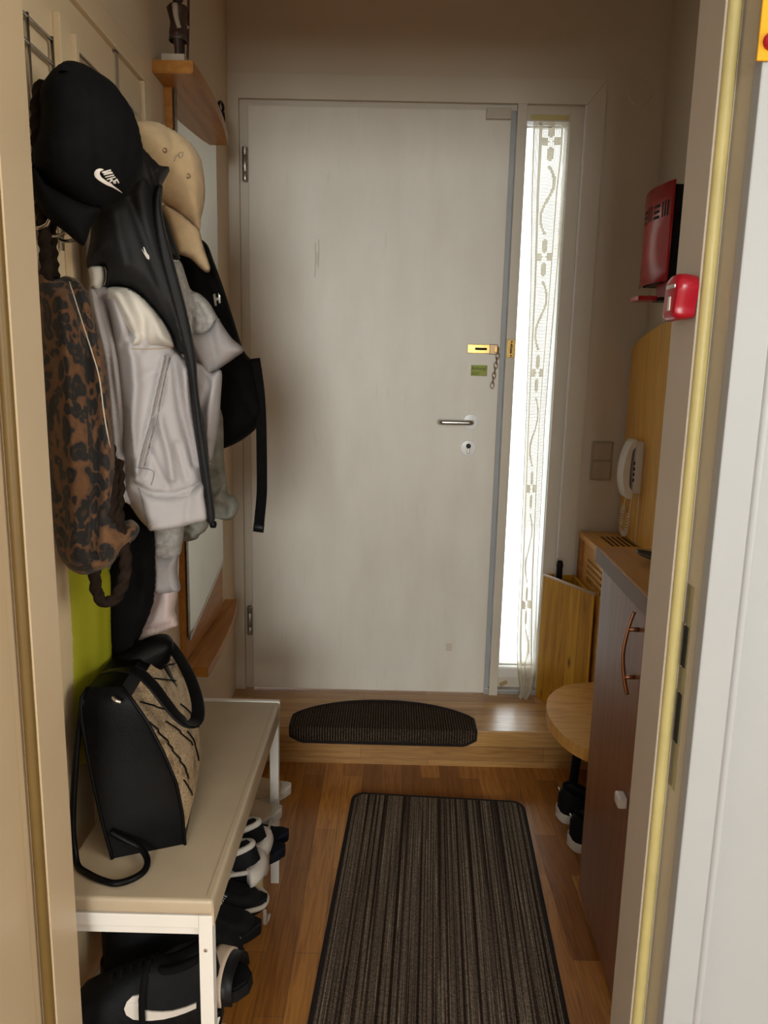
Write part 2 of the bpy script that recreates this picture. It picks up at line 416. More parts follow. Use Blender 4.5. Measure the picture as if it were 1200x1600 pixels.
M['off_white'] = plain('off_white_fleece', (.62, .585, .53), .9, var=.04, sc=12, bmp=.25, bsc=300)
M['heather'] = plain('heather_grey_jersey', (.42, .41, .40), .9, var=.22, sc=110, bmp=.25, bsc=300)
M['grey_rib'] = plain('plain_grey_rib', (.36, .34, .35), .88, var=.05, sc=30, bmp=.2, bsc=500)
M['pink'] = plain('pale_pink_nylon', (.70, .56, .54), .6, var=.05, sc=10)
M['denim'] = plain('washed_grey_denim', (.27, .28, .25), .85, var=.35, sc=26, bmp=.3, bsc=420)
M['neon'] = plain('neon_yellow_fabric', (.34, .34, .008), .7, var=.08, sc=8)
M['cord_fabric'] = plain('beige_corduroy', (.62, .46, .27), .88, var=.08, sc=50, bmp=.35, bsc=260, sheen=.15)
M['rope'] = plain('dark_brown_cord', (.016, .009, .006), .9, var=.3, sc=60, bmp=.5, bsc=350, spec=.15)
M['logo_white'] = plain('white_embroidery', (.80, .77, .72), .7, bmp=.2, bsc=900)
M['silver'] = plain('silver_badge', (.62, .60, .58), .35, .6)
M['leather'] = plain('black_leather', (.003, .003, .0035), .4, var=.15, sc=40, bmp=.15, bsc=420, spec=.12)
M['red'] = plain('red_lacquer', (.50, .006, .016), .22, var=.04, sc=7)
M['red_plastic'] = plain('red_plastic', (.42, .004, .02), .3)
M['yellow_plate'] = plain('amber_yellow_enamel', (.80, .40, .01), .3)
M['red_gloss'] = plain('red_gloss', (.50, .01, .03), .15)
M['highlight_pink'] = plain('highlight_pink', (.85, .50, .48), .2)
M['dark_glass'] = plain('smoked_window', (.16, .15, .13), .15)
M['sticker'] = plain('olive_green_sticker', (.30, .36, .02), .5)
M['ink'] = plain('dark_ink', (.008, .012, .004), .7)
M['tape'] = plain('brown_tape', (.45, .30, .15), .6)
M['aluminium'] = plain('aluminium_sill', (.45, .46, .47), .4, .5)
M['sneaker_black'] = plain('black_sneaker_mesh', (.006, .007, .009), .7, var=.2, sc=60, bmp=.3, bsc=400, spec=.2)
M['sneaker_white'] = plain('white_sneaker_leather', (.66, .62, .58), .5, var=.05, sc=20)
M['sole_white'] = plain('worn_white_sole', (.58, .54, .49), .6, var=.12, sc=25)
M['sole_yellow'] = plain('yellowed_rubber_sole', (.55, .42, .18), .5, var=.1, sc=20)
M['slipper'] = plain('beige_felt', (.50, .38, .25), .9, var=.1, sc=40, bmp=.2, bsc=300)
M['stripe'] = plain('beige_strap_stripe', (.58, .46, .36), .6)
M['navy'] = plain('navy_suede', (.006, .008, .017), .8, var=.2, sc=40, spec=.2)
M['dark_wood'] = wood('dark_carved_wood', [(.3, (.035, .016, .012)), (.7, (.09, .045, .03))], (20, 20, 4), .5)
M['pale_wood'] = plain('pale_painted_wood', (.50, .43, .34), .6, var=.12, sc=30)
M['dark_metal'] = plain('dark_grey_metal', (.10, .09, .075), .5, .6, var=.2, sc=30)
def mirror_mat():
    M_, t, b = nt('mirror_glass'); b.inputs['Metallic'].default_value = 1; b.inputs['Roughness'].default_value = .02
    v = coord(t); n = N(t, 'ShaderNodeTexNoise'); n.inputs['Scale'].default_value = 3; t.links.new(v, n.inputs[0])
    t.links.new(ramp(t, n.outputs[0], [(.3, (.80, .84, .80)), (.7, (.84, .87, .84))]), b.inputs['Base Color']); return M_
M['mirror'] = mirror_mat()
def glass_mat():
    M_, t, b = nt('window_glass'); o = t.nodes['Material Output']
    tr = N(t, 'ShaderNodeBsdfTransparent'); tr.inputs[0].default_value = (.95, .97, .96, 1); gl = N(t, 'ShaderNodeBsdfGlossy'); gl.inputs['Roughness'].default_value = .05
    f = N(t, 'ShaderNodeFresnel'); f.inputs[0].default_value = 1.45; mx = N(t, 'ShaderNodeMixShader')
    t.links.new(f.outputs[0], mx.inputs[0]); t.links.new(tr.outputs[0], mx.inputs[1]); t.links.new(gl.outputs[0], mx.inputs[2]); t.links.new(mx.outputs[0], o.inputs[0]); return M_
M['glass'] = glass_mat()
def lace_mat():
    M_, t, b = nt('crochet_cotton'); o = t.nodes['Material Output']
    d = N(t, 'ShaderNodeBsdfDiffuse'); d.inputs[0].default_value = (.78, .74, .66, 1); tl = N(t, 'ShaderNodeBsdfTranslucent'); tl.inputs[0].default_value = (.86, .79, .62, 1)
    n = N(t, 'ShaderNodeTexNoise'); n.inputs['Scale'].default_value = 60; c = coord(t); t.links.new(c, n.inputs[0])
    t.links.new(ramp(t, n.outputs[0], [(.3, (.70, .65, .55)), (.7, (.82, .78, .70))]), d.inputs[0])
    mx = N(t, 'ShaderNodeMixShader'); mx.inputs[0].default_value = .30; t.links.new(d.outputs[0], mx.inputs[1]); t.links.new(tl.outputs[0], mx.inputs[2]); t.links.new(mx.outputs[0], o.inputs[0]); return M_
M['lace'] = lace_mat()
def rug_mat():
    M_, t, b = nt('striped_rug_pile'); b.inputs['Roughness'].default_value = .95; b.inputs['Specular IOR Level'].default_value = .1
    v = coord(t, (1, .004, 0)); n = N(t, 'ShaderNodeTexNoise'); n.inputs['Scale'].default_value = 120; n.inputs['Detail'].default_value = 1.5; t.links.new(v, n.inputs[0])
    c = ramp(t, n.outputs[0], [(0, (.034, .022, .017)), (.40, (.062, .043, .034)), (.46, (.14, .108, .083)), (.52, (.32, .262, .20)), (.555, (.115, .09, .07)), (.61, (.24, .192, .148)), (.66, (.062, .043, .034))], 'CONSTANT')
    k = N(t, 'ShaderNodeTexNoise'); k.inputs['Scale'].default_value = 210; k.inputs['Detail'].default_value = 3; t.links.new(coord(t), k.inputs[0])
    g = ramp(t, k.outputs[0], [(.3, (.45, .45, .45)), (.7, (1.3, 1.3, 1.3))])
    mx = N(t, 'ShaderNodeMix', data_type='RGBA', blend_type='MULTIPLY'); mx.inputs[0].default_value = .8; t.links.new(c, mx.inputs[6]); t.links.new(g, mx.inputs[7])
    t.links.new(mx.outputs[2], b.inputs['Base Color']); bump(t, b, k.outputs[0], .8, .004); return M_
M['rug'] = rug_mat()
M['rug_edge'] = plain('rug_binding', (.016, .010, .010), .95, var=.3, sc=160, bmp=.6, bsc=300)
def rib_mat():
    M_, t, b = nt('ribbed_mat'); b.inputs['Roughness'].default_value = .95; b.inputs['Specular IOR Level'].default_value = .1
    w = N(t, 'ShaderNodeTexWave'); w.inputs['Scale'].default_value = 36; w.inputs['Distortion'].default_value = .4; t.links.new(coord(t, (1, .1, .1)), w.inputs[0])
    k = N(t, 'ShaderNodeTexNoise'); k.inputs['Scale'].default_value = 260; t.links.new(coord(t), k.inputs[0])
    c = ramp(t, w.outputs[0], [(.35, (.022, .016, .012)), (.75, (.11, .08, .055))])
    g = ramp(t, k.outputs[0], [(.35, (.35, .35, .35)), (.65, (1.2, 1.2, 1.2))])
    mx = N(t, 'ShaderNodeMix', data_type='RGBA', blend_type='MULTIPLY'); mx.inputs[0].default_value = .8; t.links.new(c, mx.inputs[6]); t.links.new(g, mx.inputs[7])
    t.links.new(mx.outputs[2], b.inputs['Base Color']); bump(t, b, w.outputs[0], .6, .003); return M_
M['rib'] = rib_mat()
def leopard_mat():
    M_, t, b = nt('leopard_print_plush'); b.inputs['Roughness'].default_value = .8; b.inputs['Sheen Weight'].default_value = .1
    v = coord(t, (1, 1, .8)); n = N(t, 'ShaderNodeTexNoise'); n.inputs['Scale'].default_value = 16; n.inputs['Detail'].default_value = 3; t.links.new(v, n.inputs[0])
    mx = N(t, 'ShaderNodeMix', data_type='VECTOR'); mx.inputs[0].default_value = .07; t.links.new(v, mx.inputs[4]); t.links.new(n.outputs['Color'], mx.inputs[5])
    k = N(t, 'ShaderNodeTexVoronoi', feature='F1'); k.inputs['Scale'].default_value = 55; k.inputs['Randomness'].default_value = .9; t.links.new(mx.outputs[1], k.inputs[0])
    c = ramp(t, k.outputs['Distance'], [(.0, (.050, .022, .010)), (.17, (.035, .016, .008)), (.24, (.006, .005, .005)), (.52, (.006, .005, .005)), (.57, (.085, .036, .012)), (.8, (.13, .058, .020))])
    t.links.new(c, b.inputs['Base Color']); q = N(t, 'ShaderNodeTexNoise'); q.inputs['Scale'].default_value = 400; t.links.new(v, q.inputs[0]); bump(t, b, q.outputs[0], .4); return M_
M['leopard'] = leopard_mat()
def snake_mat():
    M_, t, b = nt('snakeskin_leather'); b.inputs['Roughness'].default_value = .5
    v = coord(t, (1, 1, 1)); k = N(t, 'ShaderNodeTexVoronoi', feature='DISTANCE_TO_EDGE'); k.inputs['Scale'].default_value = 170; t.links.new(v, k.inputs[0])
    n = N(t, 'ShaderNodeTexNoise'); n.inputs['Scale'].default_value = 18; n.inputs['Distortion'].default_value = 1.5; t.links.new(v, n.inputs[0])
    c = ramp(t, n.outputs[0], [(.3, (.26, .17, .09)), (.44, (.56, .41, .24)), (.7, (.72, .56, .36))])
    g = ramp(t, k.outputs['Distance'], [(.03, (.35, .3, .25)), (.14, (1, 1, 1))])
    mx = N(t, 'ShaderNodeMix', data_type='RGBA', blend_type='MULTIPLY'); mx.inputs[0].default_value = .8; t.links.new(c, mx.inputs[6]); t.links.new(g, mx.inputs[7])
    t.links.new(mx.outputs[2], b.inputs['Base Color']); bump(t, b, k.outputs['Distance'], .4, .002); return M_
M['snake'] = snake_mat()

# ------------------------------------------------------------------ the setting
D = 2.665                     # plane of the entrance wall
XL, XR = -.547, .857          # side walls of the hallway
ZC = 2.56
struct('floor', box(-2.1, 2.1, -5.1, 2.42, -.06, 0), M['floor'])
struct('ceiling', box(-2.1, 2.1, -5.1, 3.1, ZC, ZC+.06), M['ceiling'])
struct('wall_left', box(XL-.12, XL, 1.0, 3.0, -.06, ZC), M['wall_warm'])
struct('wall_right', box(XR, XR+.12, 1.0, 3.0, -.06, ZC), M['wall'])
OX0, OX1, OZ1 = -.547, .608, 2.18     # opening in the entrance wall
struct('wall_back', boxes([(OX1, XR, D, D+.24, 0, ZC), (XL, OX1, D, D+.24, OZ1, ZC)]), M['wall'])
# partition between the room and the hallway
struct('wall_front', boxes([(-2.1, -.475, .90, 1.0, 0, ZC), (.378, 2.1, .90, 1.0, 0, ZC), (-.475, .378, .90, 1.0, 2.06, ZC)]), M['room_white'])
struct('wall_room_left', box(-2.2, -2.1, -5.1, .9, 0, ZC), M['room_white'])
struct('wall_room_right', box(2.1, 2.2, -5.1, .9, 0, ZC), M['room_white'])
struct('wall_room_back', boxes([(-2.1, -1.0, -5.1, -5.0, 0, ZC), (.6, 2.1, -5.1, -5.0, 0, ZC), (-1.0, .6, -5.1, -5.0, 0, 1.3), (-1.0, .6, -5.1, -5.0, 2.5, ZC)]), M['room_white'])
# step
bm = box(XL, XR, 2.403, D+.03, .0, .115); bx(bm, XL, XR, 2.363, D+.03, .115, .15, bev=.004)
struct('trim_step', bm, M['step'])

# inner doorway lining the view passes through
RZ = 2.04
def jamb(sgn, xin, mt, seal, nm):
    """lining with a rebate, seen edge on; xin = clear face"""
    s = sgn; P = [(xin, 1.003), (xin, .925), (xin+.020*s, .925), (xin+.020*s, .882), (xin+.045*s, .882), (xin+.045*s, 1.003)]
    o = struct('trim_%d' % nm, prism(P, 'z', 0, RZ+.02), mt)
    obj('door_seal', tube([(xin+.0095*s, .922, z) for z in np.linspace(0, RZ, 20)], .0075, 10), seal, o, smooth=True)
    return o
M['jamb_right'] = plain('shaded_jamb_lacquer', (.54, .48, .40), .4, var=.03, sc=5)  # same lacquer darkened; shade of the right jamb put into its colour
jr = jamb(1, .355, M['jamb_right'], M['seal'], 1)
jl = jamb(-1, -.450, M['jamb'], M['seal_shaded'], 2)
obj('strike_plate', boxes([(.3745, .3752, .900, .9225, .80, 1.07)]), M['hinge'], jr)
for z0, z1 in ((.964, 1.017), (.862, .928)):
    obj('strike_hole', box(.3735, .3751, .9065, .9175, z0, z1, bev=.0006), M['slot'], jr)
    obj('strike_rim', boxes([(.3736, .3747, .9178, .9195, z0-.002, z1+.002)]), M['steel'], jr)
struct('trim_3', boxes([(-.475, .378, .882, 1.003, RZ, RZ+.03)]), M['frame'])
bm = box(.3742, .413, .862, .8815, 0, 2.12, bev=.002); bm2 = tube([(.4175, .866, z) for z in np.linspace(0, 2.12, 12)], .0062, 12)
o = struct('trim_4', bm, M['room_white']); obj('bead', bm2, M['room_white'], o, smooth=True)
struct('trim_5', box(-.56, -.4695, .78, .905, 0, 2.12, bev=.002), M['jamb'])

# entrance door with its frame
zs = .15
fr = struct('trim_6', boxes([(XL, -.511, D-.012, D+.2, zs, 2.168), (XL, .667, D-.012, D+.0, 2.168, 2.243), (.608, .667, D-.012, D+.0, zs, 2.168),
     (-.511, -.485, D+.004, D+.2, zs, 2.152), (-.511, .416, D+.004, D+.2, 2.152, 2.18)]), M['frame'])
obj('casing_mitre', tube([(.608, D-.0125, 2.168), (.667, D-.0125, 2.243)], .0007, 6), M['stitch'], fr)
obj('casing_gap', joinvf(tube([(XL+.001, D-.001, 2.2435), (.667, D-.001, 2.2435)], .0012, 6), tube([(.6675, D-.001, 2.243), (.6675, D-.001, .70)], .0012, 6), tube([(-.511, D-.0125, zs), (-.511, D-.0125, 2.168), (.608, D-.0125, 2.168)], .0009, 6)), M['stitch'], fr)
dr = struct('door_1', box(-.483, .368, D-.008, D+.04, zs+.006, 2.15, bev=.003), M['door'])
obj('edge_strip', box(.368, .383, D-.006, D+.04, zs+.004, 2.15, bev=.002), M['grey_strip'], dr)
for z0, z1 in ((1.917, 2.022), (.363, .470)):
    h = obj('hinge', joinvf(lathe([(.0085, z0), (.0095, z0+.002), (.0095, z0+.027), (.0088, z0+.028), (.0095, z0+.029), (.0095, z1-.027), (.0088, z1-.026), (.0095, z1-.025), (.0095, z1-.002), (.007, z1)], (-.492, D-.013, 0), n=16)), M['hinge'], dr, smooth=True, angle=40)
ros = obj('handle_rosette', lathe([(.0, -.008), (.018, -.008), (.0265, -.007), (.0275, -.003), (.0275, 0)], (.278, D-.008, 1.150), 'y'), M['bright_white'], dr, smooth=True, angle=35)
obj('door_handle', tube(catmull([(.278, D-.012, 1.150), (.278, D-.045, 1.150), (.272, D-.060, 1.150), (.255, D-.063, 1.150), (.185, D-.063, 1.150), (.172, D-.058, 1.150), (.168, D-.045, 1.150)], 6), .0085, 14), M['steel'], dr, smooth=True)
obj('lock_rosette', lathe([(.0, -.006), (.018, -.006), (.0265, -.005), (.0275, -.002), (.0275, 0)], (.273, D-.008, 1.059), 'y'), M['bright_white'], dr, smooth=True, angle=35)
obj('lock_cylinder', joinvf(lathe([(0, -.004), (.0085, -.004), (.0085, 0)], (.273, D-.013, 1.067), 'y', 20)), M['black_plastic'], dr)
obj('keyhole_slot', box(.2685, .2775, D-.0165, D-.010, 1.040, 1.065, bev=.002), M['hinge'], dr)
# faint marks of its own on the door: square patch and dried drips
obj('patch', box(.222, .245, D-.0088, D-.007, .315, .345), M['wall'], dr)
obj('drip_stain', joinvf(*[tube([(x, D-.0083, z1), (x+.001, D-.0083, (z0+z1)/2), (x-.001, D-.0083, z0)], .0008, 6) for x, z0, z1 in ((-.262, 1.62, 1.73), (-.251, 1.65, 1.74), (-.256, 1.66, 1.70))]), M['stitch'], dr)
# gap between door and sidelight, post
struct('trim_7', boxes([(.386, .417, D-.016, D+.2, zs, 2.168)], bev=.002), M['frame'])
# sidelight window
GY = 2.735
wn = struct('window_1', boxes([(.412, .424, GY-.012, GY+.02, .20, 2.17), (.560, .612, D+.006, GY+.02, .168, 2.18), (.417, .560, D+.006, GY+.02, 2.122, 2.18), (.417, .560, GY-.012, GY+.02, .20, .246)], bev=.002), M['frame'])
obj('pane', box(.423, .561, GY-.003, GY+.003, .245, 2.123), M['glass'], wn)
obj('inner_edge', boxes([(.5575, .5605, D+.02, GY-.001, .25, 2.12), (.424, .427, GY-.03, GY-.001, .25, 2.12)]), M['white_metal'], wn)
obj('edge_glint_strip', box(.601, .609, D-.0145, D-.004, zs, 2.168, bev=.003), M['white_metal'], wn)  # pale strip painted in for the light caught along the casing edge
obj('sill', box(.417, .560, 2.692, GY-.012, .20, .243, bev=.008), M['white_metal'], wn)
obj('base_panel', box(.417, .562, 2.690, 2.712, zs, .202), M['frame'], wn)
obj('threshold_strip', box(.385, .608, 2.66, 2.692, zs, .168, bev=.002), M['aluminium'], wn)
obj('foam_strip', box(.432, .555, D+.004, D+.012, 2.126, 2.142, bev=.002), M['seal'], wn)
struct('trim_8', box(.367, .386, D-.010, D+.012, zs, .176, bev=.002), M['aluminium'])
tag(obj('tape_scrap', prism([(.4275, .181), (.4545, .194), (.461, .181), (.434, .167)], 'y', 2.6885, 2.6902), M['tape']), 'scrap of brown tape stuck on the base panel under the sidelight window', 'tape')
# outside, seen bleached through the glass
struct('trim_9', box(-3, 4, 3.1, 7, -.3, -.1), M['room_white'])

# ------------------------------------------------------------------ door in the left wall, behind the coats
dl = struct('door_2', box(XL-.01, XL+.004, 1.02, 1.745, .01, 1.905, bev=.002), M['cream'])
obj('door_casing', boxes([(XL-.01, XL+.012, 1.748, 1.795, 0, 1.911), (XL-.01, XL+.012, 1.0, 1.795, 1.911, 1.957)], bev=.003), M['cream'], dl)
tag(obj('batten', boxes([(XL+.004, XL+.016, 1.312, 1.352, .0, 1.862), (XL+.004, XL+.024, 1.352, 1.366, .0, 1.845)], bev=.002), M['cream']), 'tall cream batten standing upright against the left wall door behind the coats', 'batten')
# chrome over-door racks
def rod(pts, r=.003, n=1): return tube(catmull(pts, n) if n > 1 else pts, r, 8)
xr = XL+.012
t = thing('hook_rack', 'chrome ladder-shaped hook rack on the door beside the left jamb', 'hook rack', (xr, 1.24, 1.70))
for y in (1.205, 1.287): obj('upright', joinvf(rod([(xr, y, 1.50), (xr, y, 1.815)])), M['chrome'], t, smooth=True)
for z in (1.810, 1.775): obj('crossbar', rod([(xr, 1.10, z), (xr, 1.289, z)], .0028), M['chrome'], t, smooth=True)
for y in (1.14, 1.205, 1.25): obj('hook', rod([(xr, y, 1.56), (xr, y, 1.53), (xr+.015, y, 1.51), (xr+.04, y, 1.515), (xr+.05, y, 1.54)], .003, 5), M['chrome'], t, smooth=True)
t = thing('hook_rack', 'chrome hook rack hung over the door by a flat steel strap, mostly behind the caps', 'hook rack', (xr, 1.55, 1.62))
obj('strap', boxes([(XL+.004, XL+.0065, 1.590, 1.606, 1.60, 1.912), (XL-.006, XL+.0065, 1.590, 1.606, 1.908, 1.912)]), M['steel'], t)
obj('upright', rod([(xr, 1.385, 1.55), (xr, 1.385, 1.835)]), M['chrome'], t, smooth=True)
for z in (1.83, 1.62): obj('crossbar', rod([(xr, 1.385, z), (xr, 1.70, z)], .0028), M['chrome'], t, smooth=True)
for y in (1.42, 1.5, 1.58, 1.66): obj('hook', rod([(xr, y, 1.64), (xr, y, 1.60), (xr+.02, y, 1.58), (xr+.05, y, 1.59), (xr+.06, y, 1.62)], .003, 5), M['chrome'], t, smooth=True)

# ------------------------------------------------------------------ wall mirror with shelves
XM = -.529
t = thing('wall_mirror', 'tall orange pine wall mirror with a rounded shelf at top and bottom', 'mirror', (XL, 2.15, .52))
obj('backboard', box(XL, XM, 1.936, 2.382, .545, 1.965, bev=.002), M['orange_pine'], t)
gl = [(1.955, .592), (1.965, .594), (2.10, .628), (2.25, .664), (2.378, .700), (2.374, 1.960), (1.955, 1.960)]
obj('mirror_glass', prism(gl, 'x', XM+.0005, XM+.0045), M['mirror'], t)
obj('bevel_edge', prism([(1.958, .594), (1.968, .597), (2.378, .701), (2.378, .709), (1.968, .605)], 'x', XM+.0046, XM+.0056), M['white_metal'], t)
obj('dark_edge', box(XM+.0046, XM+.0054, 1.9385, 1.958, .60, 1.960), M['dark_glass'], t)
def shelf_poly(y0, y1, w0, w1):
    P = [(XL, y0), (XL+w0, y0)]
    for k in range(1, 13):
        s = k/12; P.append((XL+w0+(w1-w0)*s**2.4, y0+(y1-y0)*s))
    P.append((XL, y1)); return P
obj('top_shelf', prism(shelf_poly(1.846, 2.41, .091, .050), 'z', 1.960, 1.987, bev=.002), M['orange_pine'], t)
obj('bottom_shelf', prism(shelf_poly(1.89, 2.50, .085, .040), 'z', .517, .543, bev=.002), M['orange_pine'], t)
# figurine on the shelf
zf = 1.987; fx, fy = -.503, 1.905
t = thing('figurine', 'tall dark carved wooden figurine with a staff on the top mirror shelf', 'figurine', (fx, fy, zf))
obj('plinth', box(fx-.026, fx+.026, fy-.05, fy+.055, zf, zf+.016, bev=.0015), M['pale_wood'], t)
obj('plinth_band', boxes([(fx+.0255, fx+.0268, fy-.03, fy+.05, zf+.003, zf+.013)]), M['dark_wood'], t)
def limb(pts, rs): return tube(catmull(pts, 5), list(np.interp(np.linspace(0, 1, (len(pts)-1)*5+1), np.linspace(0, 1, len(rs)), rs)), 10)
def fpt(a, b, c): return (fx+a*.8, fy+b*.8, zf+.016+(c-.016)*.66)
obj('body', joinvf(limb([fpt(0, -.012, .016), fpt(.003, -.013, .06), fpt(0, -.011, .105)], [.007, .009, .013]), limb([fpt(.002, .016, .016), fpt(.004, .015, .06), fpt(0, .010, .105)], [.007, .009, .013]),
    limb([fpt(0, 0, .10), fpt(.002, 0, .14), fpt(0, 0, .185), fpt(0, 0, .20)], [.020, .018, .024, .010]), limb([fpt(0, 0, .20), fpt(.002, 0, .225), fpt(0, 0, .245)], [.009, .016, .008])), M['dark_wood'], t, smooth=True)
obj('skirt', lathe([(.015, .075), (.021, .044), (.019, .042), (.012, .07)], (fx, fy, zf+.016), n=20, cap=False), M['dark_metal'], t, smooth=True)
obj('arm', limb([fpt(0, -.024, .185), fpt(.004, -.031, .145), fpt(.012, -.03, .11)], [.007, .006, .005]), M['pale_wood'], t, smooth=True)
obj('arm', limb([fpt(0, .024, .185), fpt(.012, .03, .15), fpt(.022, .03, .135)], [.007, .006, .005]), M['pale_wood'], t, smooth=True)
obj('staff', limb([fpt(.016, .034, .016), fpt(.022, .031, .14), fpt(.026, .028, .27)], [.003, .003, .003]), M['dark_wood'], t, smooth=True)
t = thing('ornament', 'tiny black looped ornament near the far end of the top mirror shelf', 'ornament', (-.510, 2.385, 1.987))
obj('ring', tube([(-.510+.004*math.cos(a), 2.382+.012*math.cos(a), 1.987+.070+.013*math.sin(a)) for a in np.linspace(0, 2*PI, 20)[:-1]], .0042, 8, closed=True), M['black_plastic'], t, smooth=True)
obj('stem', tube(catmull([(-.506, 2.392, 2.046), (-.505, 2.398, 2.02), (-.508, 2.395, 1.987)], 5), .0045, 8), M['black_plastic'], t, smooth=True)

# ------------------------------------------------------------------ bench with cushion and shoe rack
BX0, BX1, BY0, BY1 = -.52, -.262, 1.062, 1.80
t = thing('shoe_bench', 'white metal shoe bench with a cream padded top', 'bench', ((BX0+BX1)/2, (BY0+BY1)/2, 0))
LW = .022
for x in (BX0, BX1-LW):
    for y in (BY0, BY1-LW):
        l = obj('leg', box(x, x+LW, y, y+LW, 0, .472, bev=.0015), M['white_metal'], t)
        if x > -.4 and y < 1.2:
            s = obj('screw', lathe([(0, -.0015), (.0028, -.0012), (.0032, 0)], (x+.011, y, .411), 'y', 16), M['steel'], l)
obj('end_rail', boxes([(BX0+LW, BX1-LW, BY0, BY0+LW, .450, .472), (BX0+LW, BX1-LW, BY0+.006, BY0+.020, .434, .452)], bev=.0015), M['white_metal'], t)
obj('end_rail', boxes([(BX0+LW, BX1-LW, BY1-LW, BY1, .450, .478)], bev=.0015), M['white_metal'], t)
obj('side_rail', boxes([(BX1-.018, BX1-.002, BY0+LW, BY1-LW, .450, .470), (BX0+.002, BX0+.018, BY0+LW, BY1-LW, .450, .470)]), M['white_metal'], t)
bm = box(BX0, BX1+.002, BY0-.001, BY1-.014, .4735, .500, bev=.007, seg=4)
bm2 = boxes([(BX1-.004, BX1+.0025, BY0+.002, BY1-.024, .452, .490)], bev=.002)
cu = obj('cushion', bm, M['cushion'], t, smooth=True, angle=50); obj('cushion_skirt', bm2, M['cushion'], cu)
obj('stitching', joinvf(tube([(BX1-.010, y, .5002) for y in np.linspace(BY0+.01, BY1-.03, 30)], .0007, 5), tube([(BX1-.004, y, .4988) for y in np.linspace(BY0+.01, BY1-.03, 30)], .0007, 5)), M['stitch'], cu)
obj('end_lip', box(BX0, BX1+.002, BY1-.013, BY1+.001, .478, .501, bev=.002), M['white_metal'], t)
RZK = .19
obj('rack_rail', joinvf(rod([(BX1-.006, BY0+.02, .238), (BX1-.006, BY1-.02, .238)], .0035), *[rod([(x, BY0+.02, RZK), (x, BY1-.02, RZK)], .003) for x in (-.33, -.38, -.43, -.48, -.53)],
    *[rod([(BX1-.006, y, .238), (-.30, y, RZK), (-.54, y, RZK)], .003) for y in (BY0+.03, BY1-.03)]), M['white_metal'], t, smooth=True)

# ------------------------------------------------------------------ shoes
def sneaker(label, cat, loc, rz, up, so, li, L=.27, H=.10, wid=.095, tongue=True, group=None, band=None, strap=None, tilt=0.):
    """toe towards local +x, heel at the origin, sole on z=0"""
    t = thing('sneaker' if cat == 'sneaker' else cat.replace(' ', '_'), label, cat, loc, group); t.rotation_euler = (0, tilt, rz)
    xs = np.linspace(0, 1, 26)
    hw = np.interp(xs, [0, .03, .1, .25, .45, .7, .85, .95, 1], np.array([.20, .58, .76, .74, .72, 1., .93, .62, .10])*wid/2)
    top = np.interp(xs, [0, .06, .12, .3, .45, .6, .8, .93, 1], np.array([.72, 1, 1.0, .82, .78, .66, .46, .38, .20])*H)
    th = np.interp(xs, [0, .1, .5, .85, 1], [.030, .030, .024, .020, .024])
    def ring_mesh(lo, hi, grow, pw):
        V = []; Fc = []; n = 22
        for i, x in enumerate(xs):
            for k in range(n):
                a = PI*k/(n-1); c, s = math.cos(a), math.sin(a)
                V.append((x*L+grow*(1 if i == 25 else -1 if i == 0 else 0), (hw[i]+grow)*math.copysign(abs(c)**pw, c), lo[i]+(hi[i]-lo[i])*abs(s)**pw))
        for i in range(25):
            for k in range(n-1): Fc.append((i*n+k, i*n+k+1, (i+1)*n+k+1, (i+1)*n+k))
            Fc.append((i*n+n-1, i*n, (i+1)*n, (i+1)*n+n-1))
        Fc.append(tuple(range(n))); Fc.append(tuple(range(25*n, 26*n))[::-1])
        return V, Fc
    lift = np.interp(xs, [0, .08, .7, 1], [.006, 0, 0, .016])
    obj('sole', ring_mesh(lift, th+lift, .004, .35), so, t, smooth=True, local=True, angle=50)
    if band: obj('sole_band', ring_mesh(lift+.026, th+lift+.022, .005, .35), band, t, smooth=True, local=True, angle=50)
    u = obj('upper', ring_mesh(th*.8, np.maximum(top, th+.012), 0, .62), up, t, smooth=True, local=True)
    V = [(L*(.23+.17*math.cos(a)), wid*.26*math.sin(a), H*(.93-.24*(.5+.5*math.cos(a)))+.006) for a in np.linspace(0, 2*PI, 24)[:-1]]
    obj('collar', tube(V, .007, 8, closed=True), li, t, smooth=True, local=True)
    obj('lining', (V+[(L*.23, 0, H*.72)], [(i, (i+1) % 23, 23) for i in range(23)]), li, t, local=True)
    if tongue:
        Lc = []
        for k in range(5):
            x = .44+.065*k; z = float(np.interp(x, xs, top))
            Lc.append(tube([(L*x, -wid*.24, z-.010), (L*x+.003, 0, z+.004), (L*x, wid*.24, z-.010)], .0024, 6))
        obj('laces', joinvf(*Lc), so if up is not so else li, t, smooth=True, local=True)
    return t, u
# the pair beneath the stool
for (lx, ly), lab in (((.535, 2.125), 'black sneaker with a pale sole under the stool, the one nearer the step'), ((.538, 1.985), 'black sneaker with a pale sole under the stool, the one nearer the viewer')):
    t, u = sneaker(lab, 'sneaker', (lx, ly, 0), -.30, M['sneaker_black'], M['sole_white'], M['black_cloth'], L=.27, H=.105, group='black sneakers under the stool')
    obj('heel_mark', tube([(-.001, .006, .088), (.003, .012, .078), (.001, .009, .068)], .0025, 6), M['logo_white'], t, smooth=True, local=True)
